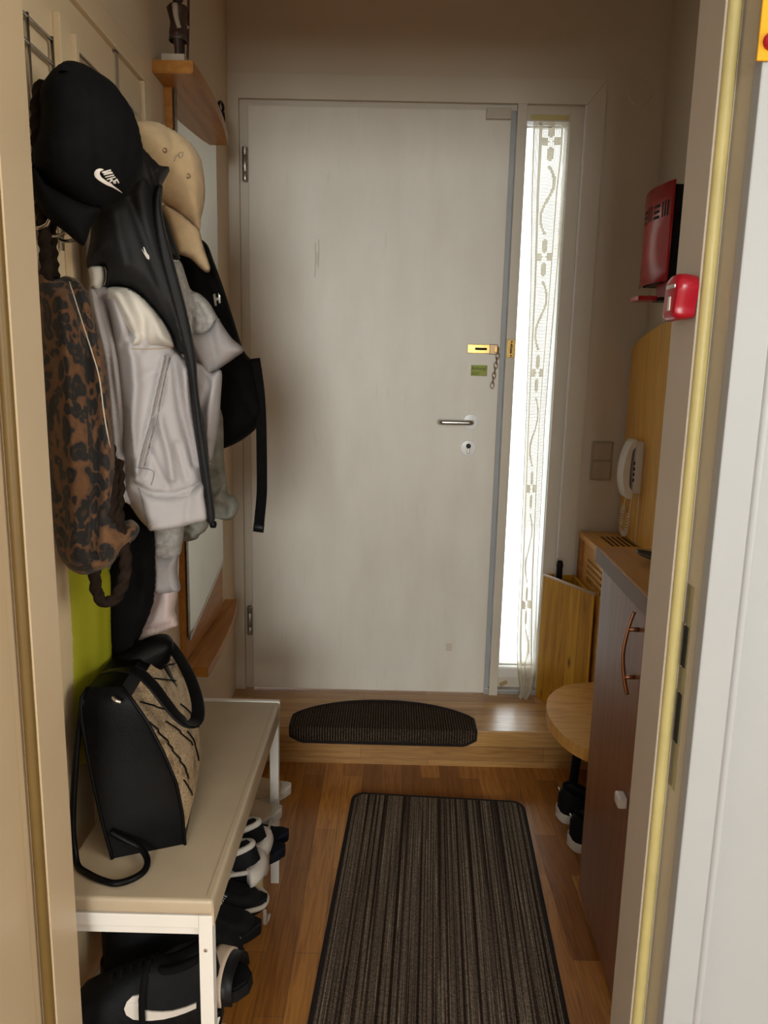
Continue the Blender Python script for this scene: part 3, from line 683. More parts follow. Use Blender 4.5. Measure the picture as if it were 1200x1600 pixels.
# shoes on the bench rack, from the near end to the far end
zr = RZK+.003
t, u = sneaker('black leather sneaker with a large white curved tick, nearest on the bench rack', 'sneaker', (-.268, 1.128, zr+.022), PI, M['sneaker_black'], M['black_plastic'], M['black_cloth'], L=.255, H=.15, wid=.10)
tk = [(1075, 740), (985, 778), (870, 810), (780, 818), (700, 815), (640, 808), (605, 790), (586, 758), (578, 720), (589, 673), (530, 685), (484, 730), (461, 790), (480, 842), (540, 880), (640, 891), (700, 889), (800, 878), (900, 853), (990, 822), (1075, 785)]
def side_y(x, z):
    L, H, wid = .255, .15, .10; q = x/L
    h = float(np.interp(q, [0, .03, .1, .25, .45, .7, .85, .95, 1], np.array([.20, .58, .76, .74, .72, 1., .93, .62, .10])*wid/2)); tp = float(np.interp(q, [0, .06, .12, .3, .45, .6, .8, .93, 1], np.array([.72, 1, 1.0, .82, .78, .66, .46, .38, .20])*H)); lo = .02
    s = min(1, max(0, (z-lo)/(tp-lo)))**(1/.62); return h*(max(0, 1-s*s)**.5)**.62
sw = []
for a_, b_ in tk:
    y_ = 1.08
    for _ in range(8):
        p_ = trace(110+a_/5.4545, 1430+b_/5.4545, y=y_); y_ = .5*y_+.5*(1.128-side_y(-.268-p_[0], p_[2]-(zr+.022)))
    sw.append((float(-.268-p_[0]), float(p_[2]-(zr+.022))))
V = [(x, side_y(x, z)+.0025, z) for x, z in sw]; V2 = [(a, b-.003, c) for a, b, c in V]; n = len(V)
vs, _e, fs, _a, _b, _c = delaunay_2d_cdt([Vector(p) for p in sw], [(i, (i+1) % n) for i in range(n)], [], 1, 1e-5)
obj('white_tick', (V+V2, [tuple(f) for f in fs]+[tuple(i+n for i in f)[::-1] for f in fs]+[(i, (i+1) % n, (i+1) % n+n, i+n) for i in range(n)]), M['sneaker_white'], t, local=True)
obj('elastic_strap', tube(catmull([(.118, .046, .02), (.118, .047, .05), (.118, .044, .08), (.117, .030, .112), (.118, 0, .122)], 4), .004, 8, flat=(.011, .004), hint=(0, 1, 0)), M['black_cloth'], t, smooth=True, local=True)
def slide(label, loc, rz, tilt=0.):
    t = thing('slide_sandal', label, 'slide sandal', loc, 'black slides on the bench rack'); t.rotation_euler = (0, tilt, rz); L = .225
    xs = np.linspace(0, 1, 17); hw = np.interp(xs, [0, .08, .35, .7, .92, 1], [.02, .034, .036, .047, .034, .012])
    out = [(x*L, w) for x, w in zip(xs, hw)]+[(x*L, -w) for x, w in zip(xs[::-1], hw[::-1])]
    obj('footbed', prism(out, 'z', 0, .028, bev=.004), M['black_plastic'], t, local=True)
    def arch(x0, x1, r, mt, nm, par):
        V = []; Fc = []
        for i, x in enumerate(np.linspace(x0, x1, 5)):
            for k in range(17):
                a = PI*k/16
                V.append((x, (.050+r)*math.cos(a), .012+(.056+r-.012*abs(x-.165)/.045)*math.sin(a)**.7))
        for i in range(4):
            for k in range(16): Fc.append((i*17+k, i*17+k+1, i*17+18+k, i*17+17+k))
        o = obj(nm, (V, Fc), mt, par, smooth=True, local=True); md = o.modifiers.new('thick', 'SOLIDIFY'); md.thickness = .004; return o
    s = arch(.122, .208, 0, M['black_plastic'], 'strap', t)
    for a_, b_ in ((.130, .142), (.164, .190)): arch(a_, b_, .003, M['stripe'], 'strap_stripe', s)
    return t
slide('black slide sandal with beige stripes on the bench rack just behind the near leg', (-.44, 1.175, zr+.045), -.12, -.1)
slide('black slide sandal with beige stripes tucked lower, under the other slide', (-.45, 1.155, zr-.075), -.1, .05)
for (ly, lab, dz) in ((1.322, 'all-black sneaker with small white lettering on the tongue, next to the slides', .02), (1.396, 'all-black sneaker with small white lettering, next to the white sneaker', .02)):
    t, u = sneaker(lab, 'sneaker', (-.52, ly, zr+dz), .02, M['sneaker_black'], M['sneaker_black'], M['black_cloth'], L=.285, H=.125, wid=.072, group='black lettered sneakers')
    obj('lettering', text_vf('LACOSTE', .012, (.205, -.030, .074), (.25, .95, .03), (-.85, .2, .45), .004), M['logo_white'], t, local=True)
obj('pale_toe_cap', tube(catmull([(.245, -.040, .030), (.282, -.018, .026), (.286, .015, .026), (.262, .040, .030)], 5), .005, 8), M['sole_white'], t, smooth=True, local=True)
for (ly, lab) in ((1.455, 'white and black sneaker with a yellowed heel, turned heel outwards on the bench rack'), (1.535, 'white and black sneaker with a yellowed heel, the pair\'s further one')):
    t, u = sneaker(lab, 'sneaker', (-.254, ly, zr+.012), PI-.05, M['sneaker_black'], M['sole_white'], M['off_white'], L=.27, H=.13, wid=.078, group='white sneakers with yellowed heels', band=M['sole_yellow'])
    obj('white_heel_panel', tube([(.006+.012*(1-math.cos(a)), .036*math.sin(a), .072) for a in np.linspace(-1.5, 1.5, 13)], .020, 10), M['sneaker_white'], t, smooth=True, local=True)
    obj('white_stripe', tube(catmull([(.012, -.028, .083), (.002, 0, .088), (.012, .028, .083), (.06, .036, .075), (.10, .038, .060)], 5), .005, 8), M['sneaker_white'], t, smooth=True, local=True)
for (ly, lab) in ((1.600, 'navy sneaker with its rounded toe poking out past the far bench leg'), (1.660, 'navy sneaker whose toe sticks out beside its twin behind the far bench leg')):
    sneaker(lab, 'sneaker', (-.500, ly, zr), 0.0, M['navy'], M['navy'], M['black_cloth'], L=.275, H=.085, wid=.072, group='navy sneakers')
for (lx, ly, lz, rz, lab) in ((-.515, 1.725, zr+.02, .0, 'beige felt slipper on the bench rack, just in front of the far leg'), (-.51, 1.85, zr+.0, .06, 'beige felt slipper with its toe showing past the far bench leg, closest to the step')):
    sneaker(lab, 'slipper', (lx, ly, lz), rz, M['slipper'], M['sole_white'], M['off_white'], L=.265, H=.085, wid=.082, tongue=False, group='beige slippers')
sneaker('tall black shoe in the dark under the bench behind the ticked sneaker', 'filler shoe', (-.512, 1.25, zr+.002), 0, M['sneaker_black'], M['black_plastic'], M['black_cloth'], L=.265, H=.24, wid=.08)  # made-up shoe, added to fill and darken the space under the bench
tag(obj('shoelace', tube(catmull([(-.285, 1.42, .245), (-.262, 1.46, .20), (-.262, 1.55, .10), (-.272, 1.62, .006), (-.268, 1.66, .005)], 6), .004, 8, flat=(.009, .003)), M['sole_white'], smooth=True), 'loose pale shoelace hanging from the bench rack to the floor', 'shoelace')

# ------------------------------------------------------------------ rugs
def rounded(w, h, r, n=6):
    P = []
    for cx, cy, a0 in ((w/2-r, h/2-r, 0), (-w/2+r, h/2-r, PI/2), (-w/2+r, -h/2+r, PI), (w/2-r, -h/2+r, 1.5*PI)):
        for k in range(n+1):
            a = a0+PI/2*k/n; P.append((cx+r*math.cos(a), cy+r*math.sin(a)))
    return P
t = thing('runner_rug', 'long dark striped runner rug with a black bound edge on the parquet', 'rug', (.140, 1.55, 0)); t.rotation_euler[2] = -.056
P = rounded(.535, 1.29, .035)
obj('pile', prism(rounded(.513, 1.268, .026), 'z', .001, .011, bev=.002), M['rug'], t, local=True)
obj('binding', tube([(x*.98, y*.992, .0055) for x, y in P], .0068, 8, closed=True), M['rug_edge'], t, smooth=True, local=True)
# half-round step mat folded over the nosing
def mat_mesh():
    V = []; Fc = []; n = 44
    prof = [(0, 0)]
    for i in range(n+1):
        s = i/n; x = -.306+.612*s
        q = abs(2*s-1); depth = (.075+.130*(1-q**2.2)**.8) if q < 1 else .075
        rows = []
        for k in range(9): rows.append((2.352+depth*(1-k/8), .1505+.009))       # top from back to nose
        rows += [(2.348, .1595), (2.3485-.0, .156)]
        e = .050-.020*max(0, q-.88)/.12
        for k in range(5): rows.append((2.349, .156-e*(k+1)/5))
        outer = [(y+(.0), z) for y, z in rows]
        V += [(x, y-(0.0 if j < 9 else .005), z) for j, (y, z) in enumerate(outer)]
    w = 16
    for i in range(n):
        for k in range(w-1): Fc.append((i*w+k, i*w+k+1, (i+1)*w+k+1, (i+1)*w+k))
    return V, Fc, w, n
V, Fc, w_, n_ = mat_mesh()
t = thing('step_mat', 'dark ribbed half-round mat folded over the edge of the oak step', 'mat', (0, 2.45, .15))
o = obj('mat_surface', (V, Fc), M['rib'], t, smooth=True, angle=60); md = o.modifiers.new('thick', 'SOLIDIFY'); md.thickness = .007; md.offset = -1
rim = [V[k] for k in range(w_)][::-1]+[V[i*w_] for i in range(1, n_)]+[V[n_*w_+k] for k in range(w_)]+[V[i*w_+w_-1] for i in range(n_-1, 0, -1)]
obj('bound_edge', tube(rim, .0045, 8, closed=True), M['rug_edge'], t, smooth=True)

# ------------------------------------------------------------------ right side of the hallway
# radiator cover with lattice cut-outs
RX0 = .676; RZT = .775; RY0, RY1 = 2.325, D-.013
t = thing('radiator_cover', 'honey pine radiator cover with square lattice cut-outs in the top and front', 'radiator cover', ((RX0+XR)/2, (RY0+RY1)/2, .0))
obj('frame', boxes([(RX0, XR-.002, RY0, RY1, RZT-.02, RZT-.0005), ], bev=.002), M['radiator'], t)
obj('front_board', boxes([(RX0+.008, RX0+.024, RY0+.01, 2.36, .15, RZT-.02), (RX0+.008, RX0+.024, 2.54, RY1-.005, .15, RZT-.02), (RX0+.008, RX0+.024, 2.36, 2.54, .705, RZT-.02), (RX0+.008, RX0+.024, 2.36, 2.54, .15, .622)]), M['radiator'], t)
obj('corner_post', box(RX0+.001, RX0+.014, 2.60, RY1, .15, RZT-.02, bev=.002), M['orange_pine'], t)
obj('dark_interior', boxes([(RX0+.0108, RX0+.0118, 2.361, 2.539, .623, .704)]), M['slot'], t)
obj('front_lattice', boxes([(RX0+.0085, RX0+.0105, 2.36+.0178*k, 2.36+.0178*k+.006, .622, .705) for k in range(1, 10)]+[(RX0+.008, RX0+.0102, 2.36, 2.54, .622+.0208*k, .622+.0208*k+.009) for k in range(1, 4)]), M['radiator'], t)
hol = []
for i in range(6):
    for j in range(7):
        hol.append((.728+.0175*i, .728+.0175*i+.009, 2.425+.021*j, 2.425+.021*j+.0125, RZT-.0006, RZT+.0004))
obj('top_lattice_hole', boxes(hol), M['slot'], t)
# pine back board with a sweeping top edge, on the right wall above the cover
bx0, bx1 = .81, .838
P = [(2.648, RZT+.002), (2.648, 1.400)]
for y, z in ((2.63, 1.420), (2.58, 1.436), (2.50, 1.453), (2.40, 1.470), (2.29, 1.485), (2.15, 1.498), (2.0, 1.505), (1.95, 1.50)): P.append((y, z))
P.append((1.95, RZT+.002))
t = thing('back_board', 'tall yellow pine board with a sweeping top edge behind the wall telephone', 'board', (.825, 2.3, RZT))
obj('board', prism(P, 'x', bx0, bx1, bev=.003), M['pine'], t)
for y0, z1 in ((2.05, 1.46), (2.58, 1.40)): obj('spacer', box(bx1-.001, XR-.001, y0, y0+.04, .80, z1), M['pine'], t)
# intercom telephone
t = thing('wall_telephone', 'pale intercom telephone with its bowed handset hung on the pine board', 'telephone', (.80, 2.48, .94))
obj('base', box(.783, .811, 2.435, 2.525, .945, 1.112, bev=.006, seg=3), M['white_plastic'], t, smooth=True, angle=40)
prof = [(.785, 1.118), (.770, 1.112), (.752, 1.070), (.745, 1.020), (.746, .985), (.755, .950), (.766, .932), (.782, .930), (.784, .955), (.772, .968), (.769, 1.00), (.770, 1.05), (.774, 1.085), (.784, 1.098)]
pp = [(float(p[0]), float(p[1])) for p in catmull(prof, 5, True)]
bm = bmesh.new(); Lr = []
for y, s in ((2.432, .86), (2.438, .96), (2.448, 1), (2.482, 1), (2.492, .96), (2.498, .86)):
    Lr.append([bm.verts.new((.772+(x-.772)*s, y, 1.024+(z-1.024)*(s*.06+.94))) for x, z in pp])
for a, b in zip(Lr, Lr[1:]):
    for i in range(len(pp)): bm.faces.new((a[i], a[(i+1) % len(pp)], b[(i+1) % len(pp)], b[i]))
bm.faces.new(Lr[0]); bm.faces.new(Lr[-1][::-1])
obj('handset', bm, M['white_plastic'], t, smooth=True, angle=50)
obj('button', boxes([(.780, .785, 2.4335, 2.4355, .985+.018*k, .985+.018*k+.011) for k in range(4)]), M['dark_metal'], t)
hp = catmull([(.775, 2.47, .932), (.776, 2.49, .90), (.777, 2.505, .87), (.778, 2.510, .835), (.778, 2.49, .808), (.778, 2.465, .806), (.778, 2.448, .83), (.780, 2.445, .87), (.786, 2.45, .91), (.79, 2.455, .948)], 40)
cp = []
for i, p in enumerate(hp):
    g = .0055*min(1, max(0, (i-35)/20), max(0, (len(hp)-60-i)/20)); a = i*.62
    q = np.array(hp[min(i+1, len(hp)-1)])-np.array(hp[max(i-1, 0)]); q = q/np.linalg.norm(q); e1 = np.array([1., 0, 0]); e2 = np.cross(q, e1)
    cp.append(np.array(p)+g*(math.cos(a)*e1+math.sin(a)*e2))
obj('coiled_cord', tube(cp, .0014, 6), M['white_plastic'], t, smooth=True)
obj('wall_cord', tube(catmull([(.806, 2.44, .945), (.807, 2.438, .88), (.807, 2.44, .80), (.808, 2.44, RZT+.003)], 5), .0014, 6), M['white_plastic'], t, smooth=True)
# light switches
t = thing('light_switch', 'beige double light switch on the entrance wall beside the pine board', 'light switch', (.7385, D, .958))
M['switch_rim'] = plain('switch_rim_plastic', (.40, .34, .27), .45)
obj('frame', box(.703, .776, D-.009, D-.0005, .957, 1.094, bev=.003), M['switch_rim'], t)
for z in (.965, 1.029): obj('rocker', box(.709, .770, D-.0125, D-.007, z, z+.058, bev=.002), M['beige_plastic'], t)
tag(obj('cable_box_cover', lathe([(0, -.003), (.036, -.003), (.039, -.0005)], (.776, D, 2.211), 'y', 40), M['wall']), 'round blank cover plate high on the entrance wall right of the door', 'cover plate')
# umbrella box: three pine boards around a corner, with an umbrella
t = thing('umbrella_box', 'yellow pine plank umbrella box in the corner beside the sidelight window', 'umbrella box', (.62, 2.5, .15))
A_, B_ = np.array([.559, 2.651]), np.array([.671, 2.381]); n_ = np.array([B_[1]-A_[1], A_[0]-B_[0]]); n_ = -n_/np.linalg.norm(n_)
if n_[0] < 0: n_ = -n_
bm = bmesh.new()
q = [A_, B_, B_+n_*.003, A_+n_*.014]
zt = [.612, .622, .622, .612]
lo = [bm.verts.new((p[0], p[1], .15)) for p in q]; hi = [bm.verts.new((p[0], p[1], z)) for p, z in zip(q, zt)]
bm.faces.new(lo[::-1]); bm.faces.new(hi)
for i in range(4): bm.faces.new((lo[i], lo[(i+1) % 4], hi[(i+1) % 4], hi[i]))
bmesh.ops.bevel(bm, geom=bm.edges[:], offset=.002, segments=2, affect='EDGES')
obj('front_panel', bm, M['pine_dark'], t)
obj('top_bead', tube([(A_[0]+.004, A_[1], .6135), (B_[0]+.004, B_[1], .6235)], .0055, 8), M['stripe'], t, smooth=True)
obj('back_panel', box(.562, .672, D-.013, D-.0125+.012-.001, .15, .614), M['pine_dark'], t)
obj('side_panel', box(.664, .6745, 2.425, 2.650, .15, .612, bev=.002), M['pine_dark'], t)
t = thing('umbrella', 'closed black umbrella standing in the pine umbrella box', 'umbrella', (.610, 2.60, .151))
obj('folded_canopy', lathe([(.004, .155), (.012, .19), (.020, .45), (.016, .57), (.008, .60)], (.610, 2.60, 0), n=16), M['black_cloth'], t, smooth=True)
obj('handle', lathe([(.009, .60), (.0115, .605), (.011, .655), (.0125, .662), (.009, .678), (0, .680)], (.604, 2.60, 0), n=16), M['black_plastic'], t, smooth=True)
# round stool
t = thing('stool', 'round pine stool half hidden behind the reddish wooden cabinet', 'stool', (.64, 1.885, 0))
sz = .36
so_ = [(.69, 1.815), (.60, 1.818), (.539, 1.848), (.50, 1.90), (.477, 1.98), (.474, 2.08), (.50, 2.18), (.56, 2.258), (.62, 2.285), (.69, 2.295), (.78, 2.27), (.83, 2.18), (.845, 2.06), (.83, 1.93), (.78, 1.84)]
so_ = [(float(p[0]), float(p[1])) for p in catmull([np.array(p) for p in so_], 5, True)]
obj('seat', prism(so_, 'z', sz-.034, sz, bev=.005), M['disc'], t, smooth=True, angle=30)
for x, y in ((.625, 1.90), (.60, 2.22), (.80, 1.92), (.80, 2.20)):
    obj('leg', tube([(x+.02, y, sz-.034), (x, y, .0)], .014, 10), M['navy'], t, smooth=True)
# cabinet, turned a touch towards the room
ang = math.radians(2.2)
CX, CY = .515, 1.775
t = thing('shoe_cabinet', 'reddish brown wooden cabinet with a bow handle beside the right door jamb', 'cabinet', (CX, CY, 0)); t.rotation_euler[2] = ang*-1
# local: x away from the hallway, y towards the viewer is negative
dep, lng = .31, .745
obj('carcass', box(.016, dep, -lng, -.001, 0, .880, bev=.001), M['cabinet'], t, local=True)
d1 = obj('door', box(0, .016, -lng+.002, -.002, .448, .878, bev=.0015), M['cabinet'], t, local=True)
d2 = obj('door', box(0, .016, -lng+.002, -.002, .012, .4475, bev=.0015), M['cabinet'], t, local=True)
hz0, hz1, hy = .690, .862, -.322
obj('bow_handle', joinvf(tube(catmull([(-.012, hy, hz0), (-.020, hy, hz0+.03), (-.027, hy, (hz0+hz1)/2), (-.020, hy, hz1-.03), (-.012, hy, hz1)], 8), .0042, 10),
    tube([(.001, hy, hz0+.036), (-.020, hy, hz0+.036)], .0045, 10), tube([(.001, hy, hz1-.036), (-.020, hy, hz1-.036)], .0045, 10)), M['copper'], d1, smooth=True, local=True)
obj('plastic_catch', box(-.020, -.0005, -.352, -.318, .452, .476, bev=.005, seg=3), M['white_plastic'], d2, smooth=True, local=True)
tp = obj('worktop', box(-.014, dep+.01, -lng-.01, .004, .8805, .9175, bev=.002), M['cab_top'], t, local=True)
obj('edging', boxes([(-.0165, -.0135, -lng-.01, .0045, .8815, .9165), (-.0165, dep+.01, .0035, .0062, .8815, .9165)]), M['cab_edge'], tp, local=True)
obj('edge_highlight', joinvf(tube([(-.0150, -lng, .9168), (-.0150, .005, .9168)], .0009, 6), tube([(-.004, -lng, .8803), (-.004, -.002, .8803)], .0009, 6)), M['stripe'], tp, local=True)
# dark leaf dish on the worktop
t = thing('leaf_dish', 'dark grey leaf-shaped metal dish lying on the cabinet top', 'dish', (.605, 1.615, .918))
V = []; Fc = []
for i in range(13):
    s = i/12; w = .034*math.sin(PI*s)**.7*(1+.18*math.sin(14*s)); y = 1.668-.10*s; x0 = .556+.09*s
    for k in range(7):
        q = k/6*2-1; V.append((x0+w*q*.7, y+w*q*.6, .9205+.007*q*q+.012*(1-s)**3+.001*math.sin(9*q)))
for i in range(12):
    for k in range(6): Fc.append((i*7+k, i*7+k+1, (i+1)*7+k+1, (i+1)*7+k))
o = obj('leaf', (V, Fc), M['dark_metal'], t, smooth=True); md = o.modifiers.new('thick', 'SOLIDIFY'); md.thickness = .003
obj('midrib', tube([(.556+.09*s, 1.668-.10*s, .9225+.012*(1-s)**3) for s in np.linspace(0, 1, 9)], .0018, 6), M['hinge'], t, smooth=True)

# red slotted wall box
t = thing('wall_box', 'red curved metal wall box with slotted cover and black sides', 'wall box', (.80, 2.33, 1.58))
ys = np.linspace(2.203, 2.440, 25)
def cvx(y): return .735+.022*((y-2.325)/.122)**2
V = []; Fc = []; zc0, zc1 = 1.580, 1.845
for y in ys:
    for z in np.linspace(zc0, zc1, 3): V.append((cvx(y), y, z))
for i in range(24):
    for k in range(2): Fc.append((i*3+k, i*3+k+1, (i+1)*3+k+1, (i+1)*3+k))
o = obj('cover', (V, Fc), M['red'], t, smooth=True); md = o.modifiers.new('thick', 'SOLIDIFY'); md.thickness = .002; md.offset = 0
obj('body', box(.7605, XR-.001, 2.212, 2.43, 1.583, 1.835, bev=.002), M['black_plastic'], t)
def slotm(y0, y1, z0, z1):
    V = []; 
    yy = np.linspace(y0, y1, 4)
    V = [(cvx(y)-.0013, y, z) for y in yy for z in (z0, z1)]+[(cvx(y)+.0005, y, z) for y in yy for z in (z0, z1)]
    Fc = []
    for i in range(3): Fc += [(2*i, 2*i+1, 2*i+3, 2*i+2), (8+2*i, 8+2*i+2, 8+2*i+3, 8+2*i+1)]
    Fc += [(0, 8, 9, 1), (6, 7, 15, 14)]
    for i in range(3): Fc += [(2*i, 2*i+2, 8+2*i+2, 8+2*i), (2*i+1, 8+2*i+1, 8+2*i+3, 2*i+3)]
    return V, Fc
zsl = 1.755
sl = [slotm(y, y+.006, zsl, zsl+.042) for y in (2.222, 2.234, 2.246)]+[slotm(2.264, 2.296, zsl+.015*k, zsl+.015*k+.008) for k in range(3)]+[slotm(y, y+.006, zsl, zsl+.042) for y in (2.312, 2.326, 2.340)]+[slotm(2.36, 2.39, zsl+.015*k, zsl+.015*k+.008) for k in range(3)]
obj('slots', joinvf(*sl), M['slot'], t)
obj('base_block', box(.770, XR-.001, 2.235, 2.33, 1.532, 1.584, bev=.002), M['red_plastic'], t)
obj('black_bracket', box(.755, .80, 2.245, 2.32, 1.531, 1.541, bev=.002), M['black_plastic'], t)
obj('red_tongue', box(.698, .752, 2.26, 2.33, 1.532, 1.545, bev=.002), M['red'], t)
tag(obj('wire_loop', tube(catmull([(.80, 2.209, 1.75), (.79, 2.203, 1.775), (.795, 2.20, 1.80), (.815, 2.204, 1.815)], 6), .0018, 8), M['white_plastic'], smooth=True), 'thin white wire loop hanging against the black side of the red wall box', 'wire')

# small red toy-like car ornament on the jamb
ex = np.array([.0, -1., 0]); # along the jamb towards the viewer
cx0 = .3545
t = thing('car_ornament', 'small red car-shaped ornament with a pale plate stuck on the door jamb', 'ornament', (cx0, .955, 1.39))
Pc = [(.991, 1.396), (.988, 1.385), (.975, 1.3835), (.940, 1.385), (.936, 1.40), (.930, 1.425), (.932, 1.436), (.942, 1.444), (.957, 1.447), (.972, 1.444), (.984, 1.437), (.988, 1.425)]
pc = [(float(p[0]), float(p[1])) for p in catmull([np.array(p) for p in Pc], 4, True)]
bm = bmesh.new(); rings = []
cyc, czc = .960, 1.414; CK = .84
for xo, s in ((cx0-.001, .93), (cx0-.012, 1.0), (cx0-.020, .97), (cx0-.0245, .88), (cx0-.026, .70)):
    rings.append([bm.verts.new((xo, cyc-.016+(y-cyc)*s*CK, czc+(z-czc)*s*CK)) for y, z in pc])
for a, b in zip(rings, rings[1:]):
    for i in range(len(pc)): bm.faces.new((a[i], a[(i+1) % len(pc)], b[(i+1) % len(pc)], b[i]))
bm.faces.new(rings[0][::-1]); bm.faces.new(rings[-1])
obj('car_body', bm, M['red_plastic'], t, smooth=True, angle=45)
obj('rear_window', box(cx0-.0275, cx0-.022, .927, .955, 1.4235, 1.4288, bev=.002), M['silver'], t)
obj('number_plate', box(cx0-.0272, cx0-.0245, .939, .946, 1.399, 1.415, bev=.0006), M['logo_white'], t)
obj('side_window', box(cx0-.020, cx0-.010, .963, .9685, 1.418, 1.429, bev=.002), M['dark_glass'], t)
obj('bumper', box(cx0-.022, cx0-.010, .963, .973, 1.388, 1.395, bev=.002), M['dark_glass'], t)
# amber plate with a red boss on the white casing
t = thing('enamel_plate', 'amber yellow plate with a glossy red boss at the top of the white casing', 'plate', (.42, .864, 1.642))
obj('plate', box(.3665, .47, .858, .8615, 1.642, 1.78, bev=.0015, seg=3), M['yellow_plate'], t)
obj('red_boss', lathe([(0, -.007), (.006, -.006), (.0085, -.003), (.009, 0)], (.3795, .8575, 1.660), 'y', 24, cap=False), M['red_gloss'], t, smooth=True)
obj('boss_highlight', tube(catmull([(.373, .8512, 1.662), (.377, .8500, 1.6655), (.382, .8500, 1.663), (.3815, .8505, 1.658)], 5), .0013, 8), M['highlight_pink'], t, smooth=True)  # pale curl painted on as the highlight of the glossy boss

# ------------------------------------------------------------------ fittings on the entrance door
tag(obj('contact_sensor', box(.285, .366, D-.028, D-.0085, 2.118, 2.150, bev=.003), M['sensor']), 'small beige alarm contact at the top right corner of the entrance door', 'sensor')
t = thing('door_chain', 'brass door chain slide with its chain dangling on the entrance door', 'door chain', (.31, D-.008, 1.27))
yb = D-.008
obj('slide_plate', box(.256, .345, yb-.005, yb-.0003, 1.382, 1.412, bev=.0015), M['brass'], t)
obj('slide_slot', box(.282, .322, yb-.0056, yb-.004, 1.393, 1.401, bev=.0004), M['slot'], t)
obj('slide_end', box(.330, .358, yb-.011, yb-.003, 1.380, 1.413, bev=.002), M['bronze'], t)
obj('slide_knob', box(.347, .356, yb-.014, yb-.010, 1.386, 1.407, bev=.001), M['brass'], t)
for k in range(8):
    z = 1.392-.0165*k; x = .3605-.0022*k; L = []
    for a in np.linspace(0, 2*PI, 17)[:-1]:
        c, s_ = .0058*math.cos(a), .0115*math.sin(a)
        L.append((x+(c if k % 2 else .25*c), yb-.010+(0 if k % 2 else c), z+s_))
    obj('chain_link', tube(L, .0017, 7, closed=True), M['bronze'], t, smooth=True)
t = thing('chain_keeper', 'small brass chain keeper plate on the post beside the sidelight window', 'chain keeper', (.403, D-.017, 1.37))
obj('plate', box(.388, .4165, D-.0215, D-.0163, 1.370, 1.430, bev=.001), M['brass'], t)
obj('keeper_hook', tube(catmull([(.402, D-.021, 1.415), (.402, D-.030, 1.410), (.401, D-.031, 1.395), (.402, D-.021, 1.385)], 5), .0028, 8), M['bronze'], t, smooth=True)
for z in (1.423, 1.376): obj('screw', lathe([(0, -.0015), (.003, 0)], (.403, D-.0215, z), 'y', 12), M['bronze'], t)
t = thing('warning_sticker', 'olive green warning sticker reading Achtung under the door chain', 'sticker', (.30, yb, 1.306))
obj('sticker', box(.271, .327, yb-.0009, yb-.0001, 1.3065, 1.343, bev=.0002), M['sticker'], t)
obj('lettering', text_vf('Achtung!', .0138, (.2735, yb-.0009, 1.3275), (1, 0, 0), (0, 0, 1), .0003), M['ink'], t)
obj('fine_print', boxes([(.2745, .303, yb-.0012, yb-.0009, 1.3175, 1.3185), (.2745, .298, yb-.0012, yb-.0009, 1.3140, 1.3150), (.2745, .300, yb-.0012, yb-.0009, 1.3105, 1.3115)]), M['ink'], t)
obj('pictogram', boxes([(.3125, .3165, yb-.0013, yb-.0009, 1.3095, 1.3145), (.3185, .3245, yb-.0013, yb-.0009, 1.3095, 1.3155)]), M['tape'], t)

# ------------------------------------------------------------------ crochet curtain
rows = [(186, 833, 892), (240, 831, 889), (300, 829, 881), (370, 828, 875), (440, 827, 869), (520, 824, 862), (600, 821, 855), (660, 819, 850), (740, 816, 846), (820, 813, 842), (900, 810, 838), (960, 807, 837), (1010, 805, 837), (1045, 806, 837), (1062, 809, 835), (1078, 810, 831), (1094, 805, 822)]
def cur_pt(s, v):
    vs_ = [r[0] for r in rows]; uL = np.interp(v, vs_, [r[1] for r in rows]); uR = np.interp(v, vs_, [r[2] for r in rows])
    q = (v-186)/(1094-186); y = np.interp(v, [186, 600, 1000, 1050, 1070, 1094], [2.712, 2.706, 2.700, 2.690, 2.676, 2.630])
    s2 = s+.05*math.sin(2*PI*s+1.)*q
    P = trace(uL+(uR-uL)*s2, v, y=y)
    w = .004+.011*q; P[1] -= w*(1-.3*q)*(1+math.sin(s*(9+5*q)+2.2*q+.8))
    return P
nc, nr = 24, 372
vv = np.linspace(186, 1094, nr+1); G = [[cur_pt(i/nc, v) for i in range(nc+1)] for v in vv]
def filled(i, j):
    if i in (0, nc-1) or i in (4, 5, 18) : return True
    a = j % 74; x = i-11.5
    if a < 30:                                     # four-petalled flower
        for cx_, cy_, rx, ry in ((0, 7, 2.3, 4.2), (0, 22, 2.3, 4.2), (-4, 14, 2.6, 2.6), (4, 14, 2.6, 2.6)):
            if ((x-cx_)/rx)**2+((a-cy_)/ry)**2 < 1: return True
    else:                                          # winding stem
        if abs(x-4.2*math.sin((a-30)/44*2*PI)) < 1.2: return True
    return False
V = []; Fc = []
for j in range(nr):
    for i in range(nc):
        a, b, c, d = G[j][i], G[j][i+1], G[j+1][i+1], G[j+1][i]; o = len(V)
        if filled(i, j): V += [a, b, c, d]; Fc.append((o, o+1, o+2, o+3)); continue
        mid = (a+b+c+d)/4; f = .50; V += [a, b, c, d]+[mid+(p-mid)*f for p in (a, b, c, d)]
        for k in range(4): Fc.append((o+k, o+(k+1) % 4, o+4+(k+1) % 4, o+4+k))
t = thing('crochet_curtain', 'narrow cream crochet curtain hanging in front of the sidelight window', 'curtain', (.49, 2.70, .16))
o = obj('lace_panel', (V, Fc), M['lace'], t)
obj('curtain_wire', tube([(.424, 2.712, 2.116), (.5605, 2.712, 2.118)], .0016, 8), M['hinge'], t, smooth=True)

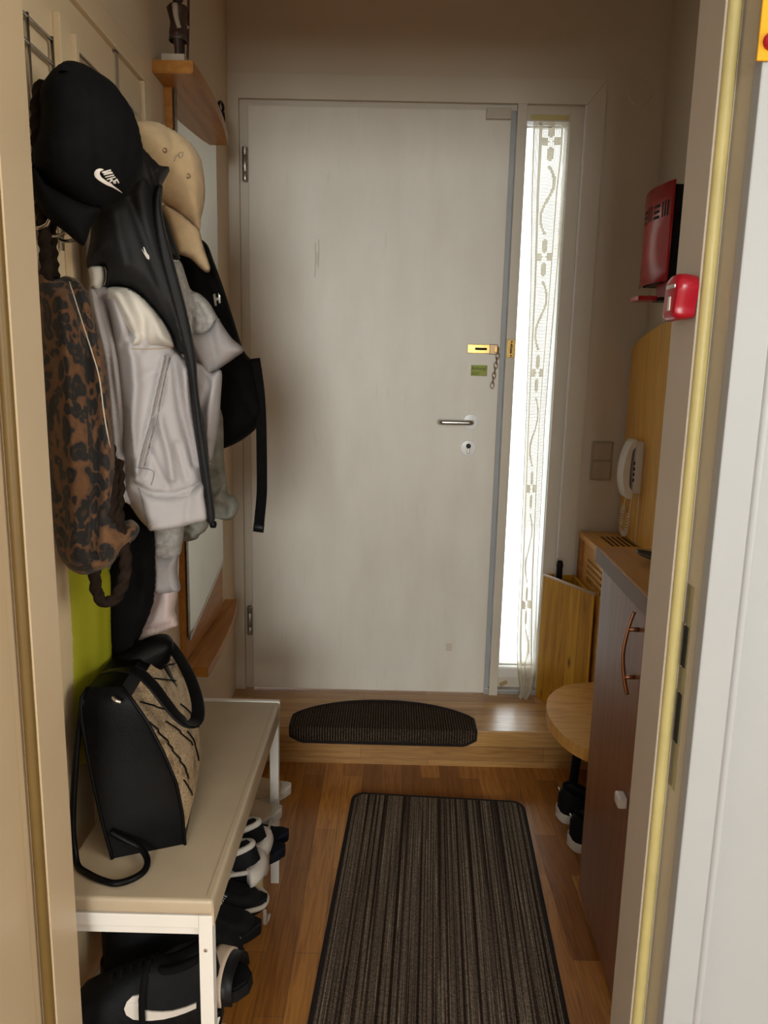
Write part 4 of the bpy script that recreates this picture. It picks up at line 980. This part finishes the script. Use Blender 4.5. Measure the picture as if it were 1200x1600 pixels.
# ------------------------------------------------------------------ coats, caps and bags hung on the left wall door
# leopard tote with rope handles
A, B = (-.548, 1.150), (-.425, 1.215)
t = thing('tote_bag', 'big leopard print plush tote bag with thick dark rope handles hung on the wall', 'bag', (-.50, 1.17, 1.0))
O = [(56, 428), (84, 437), (104, 431), (126, 442), (141, 470), (152, 512), (163, 552), (171, 600), (176, 660), (180, 720), (180, 770), (186, 812), (206, 812), (218, 826), (204, 848), (184, 868), (168, 884), (140, 896), (116, 894), (96, 874), (86, 842), (80, 770), (74, 690), (66, 600), (58, 510)]
sb, _ = shell('bag_body', M['leopard'], t, O, A, B, .050, R=46, wob=.012, folds=[([(108, 440), (128, 520), (140, 620), (146, 760), (140, 860)], 9, -.022), ([(88, 470), (100, 600), (108, 740), (112, 860)], 11, .014), ([(150, 560), (160, 680), (160, 780)], 9, .013), ([(72, 560), (84, 720), (96, 850)], 8, -.010)])
seam('edge_piping', M['pale_wood'], t, sb, [(108, 440), (124, 490), (142, 545), (155, 590), (163, 650), (172, 700)], .0011)
def rope(name, pts, r, par): return obj(name, tube(catmull(pts, 40), r, 14, twist=280., ridges=3), M['rope'], par, smooth=True)
rp = lambda L, y: [trace(u, v, y=y+dy) for u, v, dy in L]
rope('rope_handle', rp([(74, 440, 0), (72, 405, 0), (68, 350, 0), (63, 290, 0), (60, 230, 0), (58, 180, 0), (60, 150, .0), (66, 136, .005), (72, 150, .02), (72, 200, .04), (76, 300, .07), (80, 380, .075), (84, 436, .04)], 1.150), .0085, t)
rope('rope_handle', rp([(170, 690, .035), (176, 740, .01), (174, 790, -.01), (164, 830, -.012), (153, 865, -.014), (148, 900, -.014), (153, 930, -.012), (166, 941, -.010), (182, 932, -.008), (194, 905, -.006), (196, 872, -.004), (190, 838, -.002), (184, 800, .0), (186, 760, .02), (184, 720, .04)], 1.185), .0088, t)
# neon yellow garment behind everything
t = thing('yellow_garment', 'neon yellow garment hanging at the very back, seen low beside the jamb', 'garment', (-.535, 1.30, .75))
shell('cloth', M['neon'], t, [(100, 850), (150, 850), (172, 900), (176, 1000), (172, 1090), (160, 1170), (108, 1185), (106, 1000)], (-.546, 1.27), (-.526, 1.36), .012, Tb=.002, R=24, folds=[([(140, 880), (142, 1160)], 9, .006), ([(158, 900), (156, 1100)], 7, .005)])
# long black garment
t = thing('black_garment', 'long plain black garment hanging between the tote bag and the grey sleeve', 'garment', (-.50, 1.40, .85))
shell('cloth', M['black_cloth'], t, [(150, 560), (210, 560), (236, 700), (240, 830), (240, 926), (226, 972), (212, 1010), (214, 1060), (180, 1070), (168, 1010), (164, 950), (172, 890), (186, 850), (180, 700)], (-.525, 1.37), (-.455, 1.43), .035, Tb=.02, R=30, folds=[([(200, 840), (204, 1040)], 8, -.012), ([(220, 840), (190, 1040)], 8, .012)])
# pale pink cuff
t = thing('pink_jacket', 'pale pink jacket sleeve with a ribbed cuff peeking out under the grey sleeve', 'jacket', (-.47, 1.5, .9))
sp, _ = shell('sleeve', M['pink'], t, [(228, 700), (276, 700), (280, 860), (278, 925), (273, 952), (277, 968), (262, 974), (232, 984), (216, 990), (226, 962), (236, 926), (230, 860)], (-.515, 1.49), (-.425, 1.51), .030, Tb=.025, R=20, folds=[([(250, 920), (240, 950), (228, 985)], 5, -.008), ([(262, 925), (262, 955), (250, 976)], 5, .007)])
shell('ribbed_cuff', M['pink'], t, [(214, 984), (232, 977), (256, 970), (273, 961), (279, 976), (262, 985), (236, 995), (208, 1005)], (-.513, 1.478), (-.423, 1.498), .024, Tb=.02, R=10, sharp=True, step=3, folds=[([(216+7*k, 984-2.6*k), (212+7.2*k, 1004-3.2*k)], 1.6, -.004) for k in range(1, 9)])
# washed denim
t = thing('jeans', 'washed grey denim legs with crumpled hems hanging behind the jackets', 'jeans', (-.36, 1.60, 1.05))
shell('leg', M['denim'], t, [(310, 640), (345, 640), (350, 720), (355, 755), (357, 772), (368, 776), (373, 790), (366, 808), (352, 813), (336, 806), (318, 790), (312, 720)], (-.43, 1.62), (-.31, 1.60), .030, Tb=.02, R=14, wob=.022, nsc=48, folds=[([(340, 715), (347, 770)], 3, -.008), ([(336, 775), (356, 772), (370, 782)], 3, .008), ([(340, 790), (360, 798)], 3, -.008)])
shell('leg', M['denim'], t, [(278, 760), (316, 760), (326, 812), (322, 828), (312, 836), (308, 842), (292, 846), (284, 838), (286, 812)], (-.43, 1.58), (-.33, 1.56), .026, Tb=.02, R=12, wob=.02, nsc=48, folds=[([(298, 818), (312, 826)], 3, -.008), ([(290, 834), (306, 832)], 3, .006)])
# black backpack
A, B = (-.45, 1.66), (-.285, 1.70)
t = thing('backpack', 'black fabric backpack with a small silver badge and a long dangling strap', 'backpack', (-.36, 1.68, 1.1))
sk, _ = shell('bag_body', M['black_cloth'], t, [(270, 390), (300, 372), (322, 380), (334, 408), (350, 452), (362, 490), (372, 522), (381, 548), (396, 568), (402, 592), (408, 616), (412, 640), (406, 656), (398, 672), (374, 690), (352, 700), (332, 706), (322, 690), (318, 600), (300, 520), (276, 450)], A, B, .06, R=34, wob=.006, folds=[([(372, 545), (395, 575), (402, 600)], 5, .015), ([(350, 590), (372, 610), (392, 640)], 7, -.012), ([(310, 410), (345, 480), (372, 540)], 6, -.012)])
obj('dangling_strap', tube(catmull(rp([(398, 560, 0), (405, 610, 0), (408, 660, 0), (409, 720, 0), (409, 770, 0), (406, 805, 0), (404, 829, 0)], 1.665), 6), .004, 12, flat=(.023, .0035), hint=(0, 1, 0)), M['black_cloth'], t, smooth=True)
obj('strap_tip', tube(rp([(405, 818, 0), (403.5, 831, 0)], 1.664), .004, 12, flat=(.024, .006), hint=(0, 1, 0)), M['black_plastic'], t, smooth=True)
obj('buckle', box(*sum(([float(p)-.007, float(p)+.007] for p in trace(404, 580, y=1.672)), []), bev=.003), M['black_plastic'], t)
decal('silver_badge', M['silver'], t, sk, [[(333, 460), (336.5, 459), (339, 478), (335.5, 478)], [(341, 458), (344, 462), (344.5, 474), (341.5, 474)], [(335, 466), (343, 465), (343, 469), (336, 470)]], extra=.004, step=2, label='silver badge')
obj('cord_stopper', lathe([(0, -.008), (.006, -.007), (.008, 0), (.006, .006), (0, .007)], trace(333, 819, y=1.55), n=16), M['black_plastic'], t, smooth=True)
# beige corduroy cap
A, B = (-.50, 1.50), (-.37, 1.555)
t = thing('cap', 'beige corduroy baseball cap with its brim hanging down towards the door', 'cap', (-.42, 1.53, 1.45))
Oc = [(205, 196), (222, 190), (248, 194), (273, 206), (290, 218), (303, 232), (314, 251), (319, 277), (320.5, 302), (318, 325), (314, 342), (311, 362), (296, 350), (276, 335), (254, 322), (236, 305), (210, 270), (200, 230)]
sc, _ = shell('crown', M['cord_fabric'], t, Oc, A, B, .065, Tb=.03, R=55, wob=.004, folds=[([(262, 206), (266, 240), (258, 268), (250, 300)], 7, -.007), ([(290, 240), (300, 290), (300, 340)], 12, .005)])
sbm, _ = shell('brim', M['cord_fabric'], t, [(250, 316), (262, 322), (280, 332), (298, 347), (311, 360), (316, 378), (322, 397), (327, 412), (328.5, 420), (325, 426), (316, 422), (298, 405), (284, 399), (276, 394), (268, 368)], (-.485, 1.492), (-.355, 1.547), .016, Tb=.004, R=12, folds=[([(262, 325), (276, 392)], 8, .006)])
seam('brim_seam', M['stitch'], t, sc, [(256, 321), (276, 333), (296, 348), (309, 359)], .0013)
for p in ((257.5, 235), (294, 275)):
    q = sc.on(np.array([p]), .0005)[0]; obj('eyelet', tube([(q[0]+.0035*math.cos(a), q[1], q[2]+.0035*math.sin(a)) for a in np.linspace(0, 2*PI, 13)[:-1]], .0012, 6, closed=True), M['bronze'], t, smooth=True)
seam('crown_stitching', M['stitch'], t, sc, [(272, 252), (276, 243), (282, 247), (279, 240), (286, 238), (284, 246)], .0009)
# grey hoodie: fold of the body above, a sleeve below
t = thing('hoodie', 'heather grey hoodie with plain grey cuffs, squeezed behind the two-tone jacket', 'hoodie', (-.40, 1.46, 1.0))
sh1, _ = shell('hood_fold', M['heather'], t, [(256, 408), (280, 407), (290, 430), (298, 452), (312, 459), (326, 472), (338, 492), (340, 500), (326, 522), (300, 530), (284, 530), (274, 470)], (-.44, 1.45), (-.30, 1.475), .028, R=16, wob=.004, folds=[([(294, 445), (302, 500), (300, 528)], 4, -.014), ([(308, 480), (322, 500), (326, 518)], 5, -.010), ([(286, 420), (294, 470), (294, 520)], 5, .008)])
decal('neck_label', M['logo_white'], t, sh1, [[(261, 406.5), (279, 406), (281, 408.5), (262, 409)]], extra=.002)
shell('cuff', M['grey_rib'], t, [(292, 524), (310, 520), (326, 516), (340, 497), (346, 505), (362, 528), (381, 546), (366, 560), (346, 574), (328, 588), (318, 580), (304, 562), (294, 545)], (-.435, 1.442), (-.295, 1.467), .034, R=22, folds=[([(330, 520), (338, 570)], 7, -.008), ([(300, 525), (322, 580)], 5, .006)])
sl_, _ = shell('sleeve', M['heather'], t, [(236, 760), (286, 760), (288, 822), (285, 850), (280, 868), (258, 872), (236, 868), (233, 848), (232, 820)], (-.48, 1.455), (-.40, 1.475), .036, R=20, wob=.003, folds=[([(238, 866), (260, 862), (282, 862)], 3, -.006), ([(240, 840), (280, 846)], 4, .005), ([(240, 852), (278, 856)], 3, -.004)])
shell('cuff', M['grey_rib'], t, [(236, 864), (256, 868), (278, 863), (277, 890), (282, 921), (268, 925), (254, 927), (240, 925), (231.5, 921), (235, 895)], (-.475, 1.452), (-.395, 1.472), .032, R=18, step=4, folds=[([(256, 870), (262, 925)], 7, -.006)])
# two-tone jacket
A, B = (-.535, 1.325), (-.335, 1.385)
t = thing('jacket', 'pale grey zip jacket with a black yoke and high black collar on the wall hooks', 'jacket', (-.43, 1.35, 1.0))
f_body = [([(182, 470), (196, 520), (210, 560), (214, 600), (208, 660), (214, 740)], 9, .020), ([(166, 470), (178, 560), (186, 650), (192, 770)], 6, -.032), ([(262, 560), (250, 620), (236, 680), (222, 735)], 5, -.016), ([(256, 560), (242, 622), (228, 680), (216, 730)], 4, .014),
          ([(270, 560), (282, 640), (302, 720)], 6, -.020), ([(284, 560), (296, 640), (312, 720)], 6, .014), ([(214, 752), (236, 764), (270, 766), (306, 754)], 4, -.012), ([(222, 480), (214, 510), (196, 540)], 6, -.014), ([(240, 490), (236, 520), (222, 545)], 6, .010), ([(200, 640), (206, 700), (212, 745)], 4, -.010),
          ([(220, 590), (250, 575)], 6, -.005), ([(246, 640), (262, 700), (268, 740)], 6, .014), ([(236, 700), (250, 735), (262, 755)], 4, -.010), ([(276, 690), (290, 745)], 5, -.010)]
s1, _ = shell('body', M['pale_grey'], t, [(141, 452), (165, 446), (200, 452), (232, 480), (258, 510), (272, 540), (284, 556), (300, 566), (306, 580), (304, 612), (306, 650), (312, 690), (320, 740), (322, 770), (326, 808), (300, 818), (268, 826), (240, 828), (222, 816), (206, 794), (196, 780), (180, 772), (178, 740), (177, 690), (173, 620), (165, 560), (152, 505)], A, B, .055, R=40, folds=f_body, step=4.5, wob=.003)
shell('shoulder_panel', M['off_white'], t, [(166, 452), (196, 449), (220, 462), (244, 488), (262, 514), (272, 542), (246, 544), (208, 546), (200, 536), (204, 526), (190, 512), (176, 490)], (-.531, 1.300), (-.331, 1.360), .052, R=24, step=4, folds=[([(186, 462), (206, 500), (212, 540)], 7, .010), ([(200, 455), (224, 500), (226, 540)], 6, -.010), ([(230, 470), (246, 510), (256, 540)], 6, .008)])
shell('sleeve', M['pale_grey'], t, [(139, 455), (152, 452), (166, 474), (177, 510), (190, 560), (197, 612), (200, 660), (196, 700), (204, 712), (204, 760), (206, 788), (198, 786), (178, 775), (176, 700), (172, 640), (165, 570), (151, 510)], (-.537, 1.308), (-.42, 1.335), .032, R=17, step=4, folds=[([(156, 470), (172, 540), (184, 640), (190, 700)], 4, -.010), ([(150, 480), (166, 560), (178, 660)], 4, .005), ([(178, 703), (203, 708)], 2.5, -.006)])
shell('sleeve_cap', M['off_white'], t, [(139, 418), (151, 414), (163, 418), (165, 436), (160, 448), (154, 456), (146, 452), (139, 455), (141, 440)], (-.537, 1.303), (-.42, 1.330), .024, R=12, step=4)
shell('sleeve', M['pale_grey'], t, [(298, 572), (314, 568), (330, 582), (346, 580), (345, 620), (342, 660), (336, 696), (328, 726), (322, 700), (314, 650), (304, 620)], (-.42, 1.43), (-.32, 1.44), .03, R=18, step=4, folds=[([(312, 580), (330, 600), (318, 640)], 5, -.012), ([(336, 600), (328, 680)], 5, .008)])
s2, _ = shell('yoke', M['charcoal'], t, [(136, 418), (140, 380), (150, 330), (190, 300), (220, 260), (236, 256), (246, 300), (250, 350), (262, 400), (276, 450), (290, 500), (300, 545), (302, 562), (290, 556), (276, 546), (266, 520), (252, 498), (232, 474), (212, 456), (198, 450), (180, 448), (164, 450), (166, 436), (163, 417)], (-.531, 1.305), (-.331, 1.365), .055, R=34, step=5, folds=[([(206, 320), (232, 400), (268, 500)], 7, -.010), ([(180, 340), (200, 420)], 10, .008)])
seam('yoke_piping', M['dark_knit'], t, s2, [(168, 450), (198, 452), (214, 459), (234, 477), (254, 502), (268, 526)], .0014)
shell('collar', M['charcoal'], t, [(206, 226), (222, 233), (238, 250), (250, 261), (262, 263), (265, 267), (258, 280), (252, 292), (249, 310), (247, 330), (236, 320), (220, 310), (204, 310), (190, 300)], (-.50, 1.31), (-.33, 1.375), .055, R=26, step=4, folds=[([(228, 252), (240, 300), (240, 320)], 5, -.008)])
zp = [(254, 290), (253, 320), (258, 355), (268, 395), (280, 440), (293, 490), (303, 540), (307, 568), (310, 610), (317, 660), (326, 720), (332, 770), (336, 811), (323, 815), (318, 770), (310, 720), (302, 660), (297, 610), (290, 568), (282, 535), (271, 490), (259, 445), (248, 400), (241, 355), (239, 320), (244, 296)]
shell('zip_placket', M['charcoal'], t, zp, (-.533, 1.283), (-.333, 1.343), .026, Tb=.012, R=6, step=3.5)
shell('back_panel', M['charcoal'], t, [(248, 320), (262, 345), (272, 375), (281, 405), (262, 408), (270, 450), (254, 410), (246, 360)], (-.44, 1.40), (-.32, 1.42), .02, R=8, step=3.5)
decal('tick_emblem', M['logo_white'], t, s2, [[(223.8, 386), (225.4, 386.5), (229.5, 395.5), (232.6, 399), (233.8, 403.5), (232.4, 406.2), (229.4, 404), (226.4, 399), (222, 391), (221.6, 389), (226, 396.5)]], extra=.002, step=1.5)
seam('panel_seam', M['stitch'], t, s1, [(206, 545), (240, 545), (272, 543)], .0010)
seam('pocket_welt', M['pale_grey'], t, s1, [(262, 556), (255, 588), (248, 622), (240, 660), (230, 695), (220, 732)], .0028)
M['grey_stitch'] = plain('grey_seam_thread', (.20, .19, .20), .9)
seam('pocket_stitching', M['grey_stitch'], t, s1, [(266, 558), (259, 590), (252, 624), (244, 662), (234, 697), (225, 732)], .0007)
seam('pocket_stitching', M['grey_stitch'], t, s1, [(258, 556), (251, 588), (243, 622), (235, 660), (225, 695), (216, 732)], .0007)
seam('pocket_patch', M['grey_stitch'], t, s1, [(214, 730), (238, 735), (240, 745), (236, 758)], .0007)
shell('hem_rib', M['pale_grey'], t, [(213, 752), (230, 764), (262, 769), (292, 763), (318, 750), (322, 770), (326, 808), (300, 818), (268, 826), (240, 828), (230, 824), (220, 790)], (-.533, 1.302), (-.333, 1.362), .040, R=14, step=4, folds=[([(222, 756), (250, 768), (290, 764), (316, 752)], 3, -.006), ([(296, 770), (290, 815)], 6, -.005)])
# black baseball cap in front
A, B = (-.545, 1.125), (-.40, 1.195)
t = thing('cap', 'black baseball cap with a white embroidered emblem hung nearest the left jamb', 'cap', (-.47, 1.15, 1.45))
Ok = [(100, 101), (125, 104), (150, 117), (177, 136), (198, 164), (212, 190), (221, 224), (224, 252), (214, 283), (198, 306), (180, 318), (157, 330), (134, 326), (104, 310), (74, 292), (52, 262), (50, 235), (58, 214), (62, 180), (60, 152), (66, 130), (82, 112)]
sk2, _ = shell('crown', M['black_cloth'], t, Ok, A, B, .085, Tb=.02, R=85, step=5, folds=[([(150, 118), (130, 200), (140, 320)], 5, -.004), ([(100, 102), (80, 200), (90, 300)], 5, -.004), ([(200, 170), (196, 240), (180, 312)], 5, -.004)])
shell('brim', M['black_cloth'], t, [(52, 256), (70, 286), (100, 304), (130, 318), (158, 327), (150, 342), (142, 356), (136, 374), (130, 384), (120, 378), (100, 361), (74, 341), (54, 312), (49, 285)], (-.545, 1.112), (-.40, 1.182), .03, Tb=.004, R=22, step=5)
q = sk2.on(np.array([(102, 110)]), 0)[0]; obj('top_button', lathe([(.009, -.003), (.008, .003), (.004, .006), (0, .0065)], q, n=16, cap=False), M['black_cloth'], t, smooth=True)
def px(L): return [(130+x/15, 250+y/15) for x, y in L]
emb = [px([(480, 235), (430, 212), (370, 208), (300, 235), (260, 290), (255, 340), (280, 410), (350, 470), (450, 540), (560, 600), (680, 645), (780, 700), (915, 780), (860, 725), (760, 650), (695, 605), (660, 560), (590, 535), (500, 470), (430, 420), (385, 350), (385, 300), (400, 270), (440, 250)])]
def letter(u0, v0, strokes):
    ax = np.array([150-20, 292-275])/20.; 
    return strokes
letters = [px([(430, 285), (640, 228), (652, 258), (450, 308)]), px([(455, 300), (660, 282), (672, 305), (470, 322)]), px([(470, 340), (680, 288), (694, 318), (490, 362)]),
           px([(505, 400), (712, 345), (724, 372), (522, 418)]), px([(545, 455), (745, 392), (760, 418), (562, 474)]), px([(640, 430), (700, 480), (680, 500), (612, 540), (596, 520), (650, 482), (610, 452)]),
           px([(690, 505), (790, 440), (846, 545), (820, 552), (782, 490), (750, 512), (772, 552), (750, 556), (728, 520), (712, 530), (742, 562), (716, 560)])]
decal('emblem', M['logo_white'], t, sk2, emb+letters, extra=.0025, step=1.2, label='white embroidered tick with lettering')

# ------------------------------------------------------------------ black handbag on the bench
t = thing('handbag', 'black leather handbag with a snakeskin front standing on the cream bench', 'handbag', (-.42, 1.31, .5005))
lv = []
spec = [(.5005, [(-.452, 1.158), (-.342, 1.203), (-.378, 1.450), (-.492, 1.42)]), (.56, [(-.468, 1.165), (-.343, 1.198), (-.376, 1.452), (-.502, 1.43)]), (.62, [(-.482, 1.172), (-.352, 1.197), (-.382, 1.455), (-.508, 1.435)]),
        (.68, [(-.494, 1.180), (-.374, 1.197), (-.400, 1.457), (-.512, 1.44)]), (.73, [(-.503, 1.187), (-.398, 1.199), (-.425, 1.460), (-.515, 1.445)]), (.768, [(-.508, 1.195), (-.424, 1.203), (-.446, 1.458), (-.517, 1.448)]), (.785, [(-.500, 1.21), (-.445, 1.215), (-.462, 1.44), (-.508, 1.438)])]
zz = np.linspace(.5005, .785, 22); zs_ = [s[0] for s in spec]
C4 = np.array([[[np.interp(z, zs_, [s[1][k][c] for s in spec]) for c in (0, 1)] for k in range(4)] for z in zz])
def face_grid(a, b, bul, nu=18, mt=None, nm='', z0=0, z1=22, off=0.):
    V = []; Fc = []; r = range(z0, z1)
    for i in r:
        P, Q = C4[i][a], C4[i][b]; d = Q-P; n = np.array([d[1], -d[0]])/np.linalg.norm(d)
        for k in range(nu+1):
            s = k/nu; e = math.sin(PI*s)**.7*math.sin(PI*min(1, max(0, (zz[i]-.5)/.285))**.8)
            p = P+d*s+n*(bul*e+off); V.append((p[0], p[1], zz[i]))
    m_ = len(r)
    for i in range(m_-1):
        for k in range(nu): Fc.append((i*(nu+1)+k, i*(nu+1)+k+1, (i+1)*(nu+1)+k+1, (i+1)*(nu+1)+k))
    return V, Fc
obj('leather_body', joinvf(face_grid(0, 1, -.004), face_grid(1, 2, .008), face_grid(2, 3, .01), face_grid(3, 0, .006), ([(C4[-1][k][0], C4[-1][k][1], zz[-1]) for k in range(4)], [(0, 1, 2, 3)]), ([(C4[0][k][0], C4[0][k][1], zz[0]) for k in range(4)], [(3, 2, 1, 0)])), M['leather'], t, smooth=True, angle=40)
V, Fc = face_grid(1, 2, .008, off=.0022, z0=2, z1=21); obj('snakeskin_panel', (V, Fc), M['snake'], t, smooth=True)
obj('crease', joinvf(*[tube([np.array(V[int(i)*19+int(k)])*(1-(k%1))+np.array(V[int(i)*19+min(18, int(k)+1)])*(k%1)+np.array([.0012, -.0006, (i%1)*.0135]) for i, k in zip(np.linspace(i0, i1, 9), np.linspace(k0, k1, 9))], .0016, 6) for i0, i1, k0, k1 in ((17, 12, 1, 8), (15, 10, 0, 2), (18, 14, 6, 14), (13, 7, 4, 9), (10, 5, 2, 4), (9, 3, 9, 12), (12, 6, 11, 16), (6, 2, 2, 5), (17, 15, 12, 18))]), M['leather'], t, smooth=True)
obj('edge_piping', joinvf(tube([(C4[i][1][0]+.001, C4[i][1][1]-.001, zz[i]) for i in range(22)], .003, 8), tube([(C4[i][0][0], C4[i][0][1]-.001, zz[i]) for i in range(22)], .003, 8)), M['leather'], t, smooth=True)
obj('zip_pull', tube(catmull([(-.452, 1.193, .775), (-.445, 1.188, .772), (-.438, 1.190, .768)], 4), .0035, 8), M['steel'], t, smooth=True)
def strap(name, L, w, hint): return obj(name, tube(catmull([trace(u, v, y=y) for u, v, y in L], 7), .004, 12, flat=(w, .0045), hint=hint), M['leather'], t, smooth=True)
strap('handle', [(165, 1050, 1.25), (190, 1046, 1.225), (215, 1050, 1.205), (238, 1070, 1.195), (258, 1096, 1.19), (278, 1120, 1.19), (294, 1131, 1.195), (305, 1128, 1.215), (310, 1112, 1.24), (306, 1085, 1.28), (294, 1052, 1.33), (278, 1024, 1.38), (258, 1000, 1.42), (240, 1000, 1.43)], .023, (.25, -.2, 1))
strap('handle', [(246, 1020, 1.41), (256, 1034, 1.40), (267, 1060, 1.39), (277, 1082, 1.385), (282, 1096, 1.385)], .020, (1, 0, .2))
tp = [(-.505, 1.20, .77), (-.512, 1.185, .70), (-.514, 1.165, .62), (-.513, 1.150, .56), (-.508, 1.142, .525), (-.498, 1.128, .5065), (-.475, 1.110, .5065), (-.445, 1.094, .5065), (-.420, 1.088, .5065), (-.398, 1.100, .5065), (-.385, 1.120, .508), (-.388, 1.142, .513), (-.405, 1.158, .522), (-.430, 1.160, .535), (-.455, 1.162, .548)]
obj('shoulder_strap', tube(catmull(tp, 8), .0055, 10), M['leather'], t, smooth=True)
shell('top_closure', M['leather'], t, [(152, 1062), (172, 1036), (205, 1010), (236, 994), (260, 991), (271, 1004), (264, 1030), (247, 1050), (224, 1074), (206, 1094), (172, 1098)], (-.515, 1.33), (-.42, 1.40), .03, R=24)
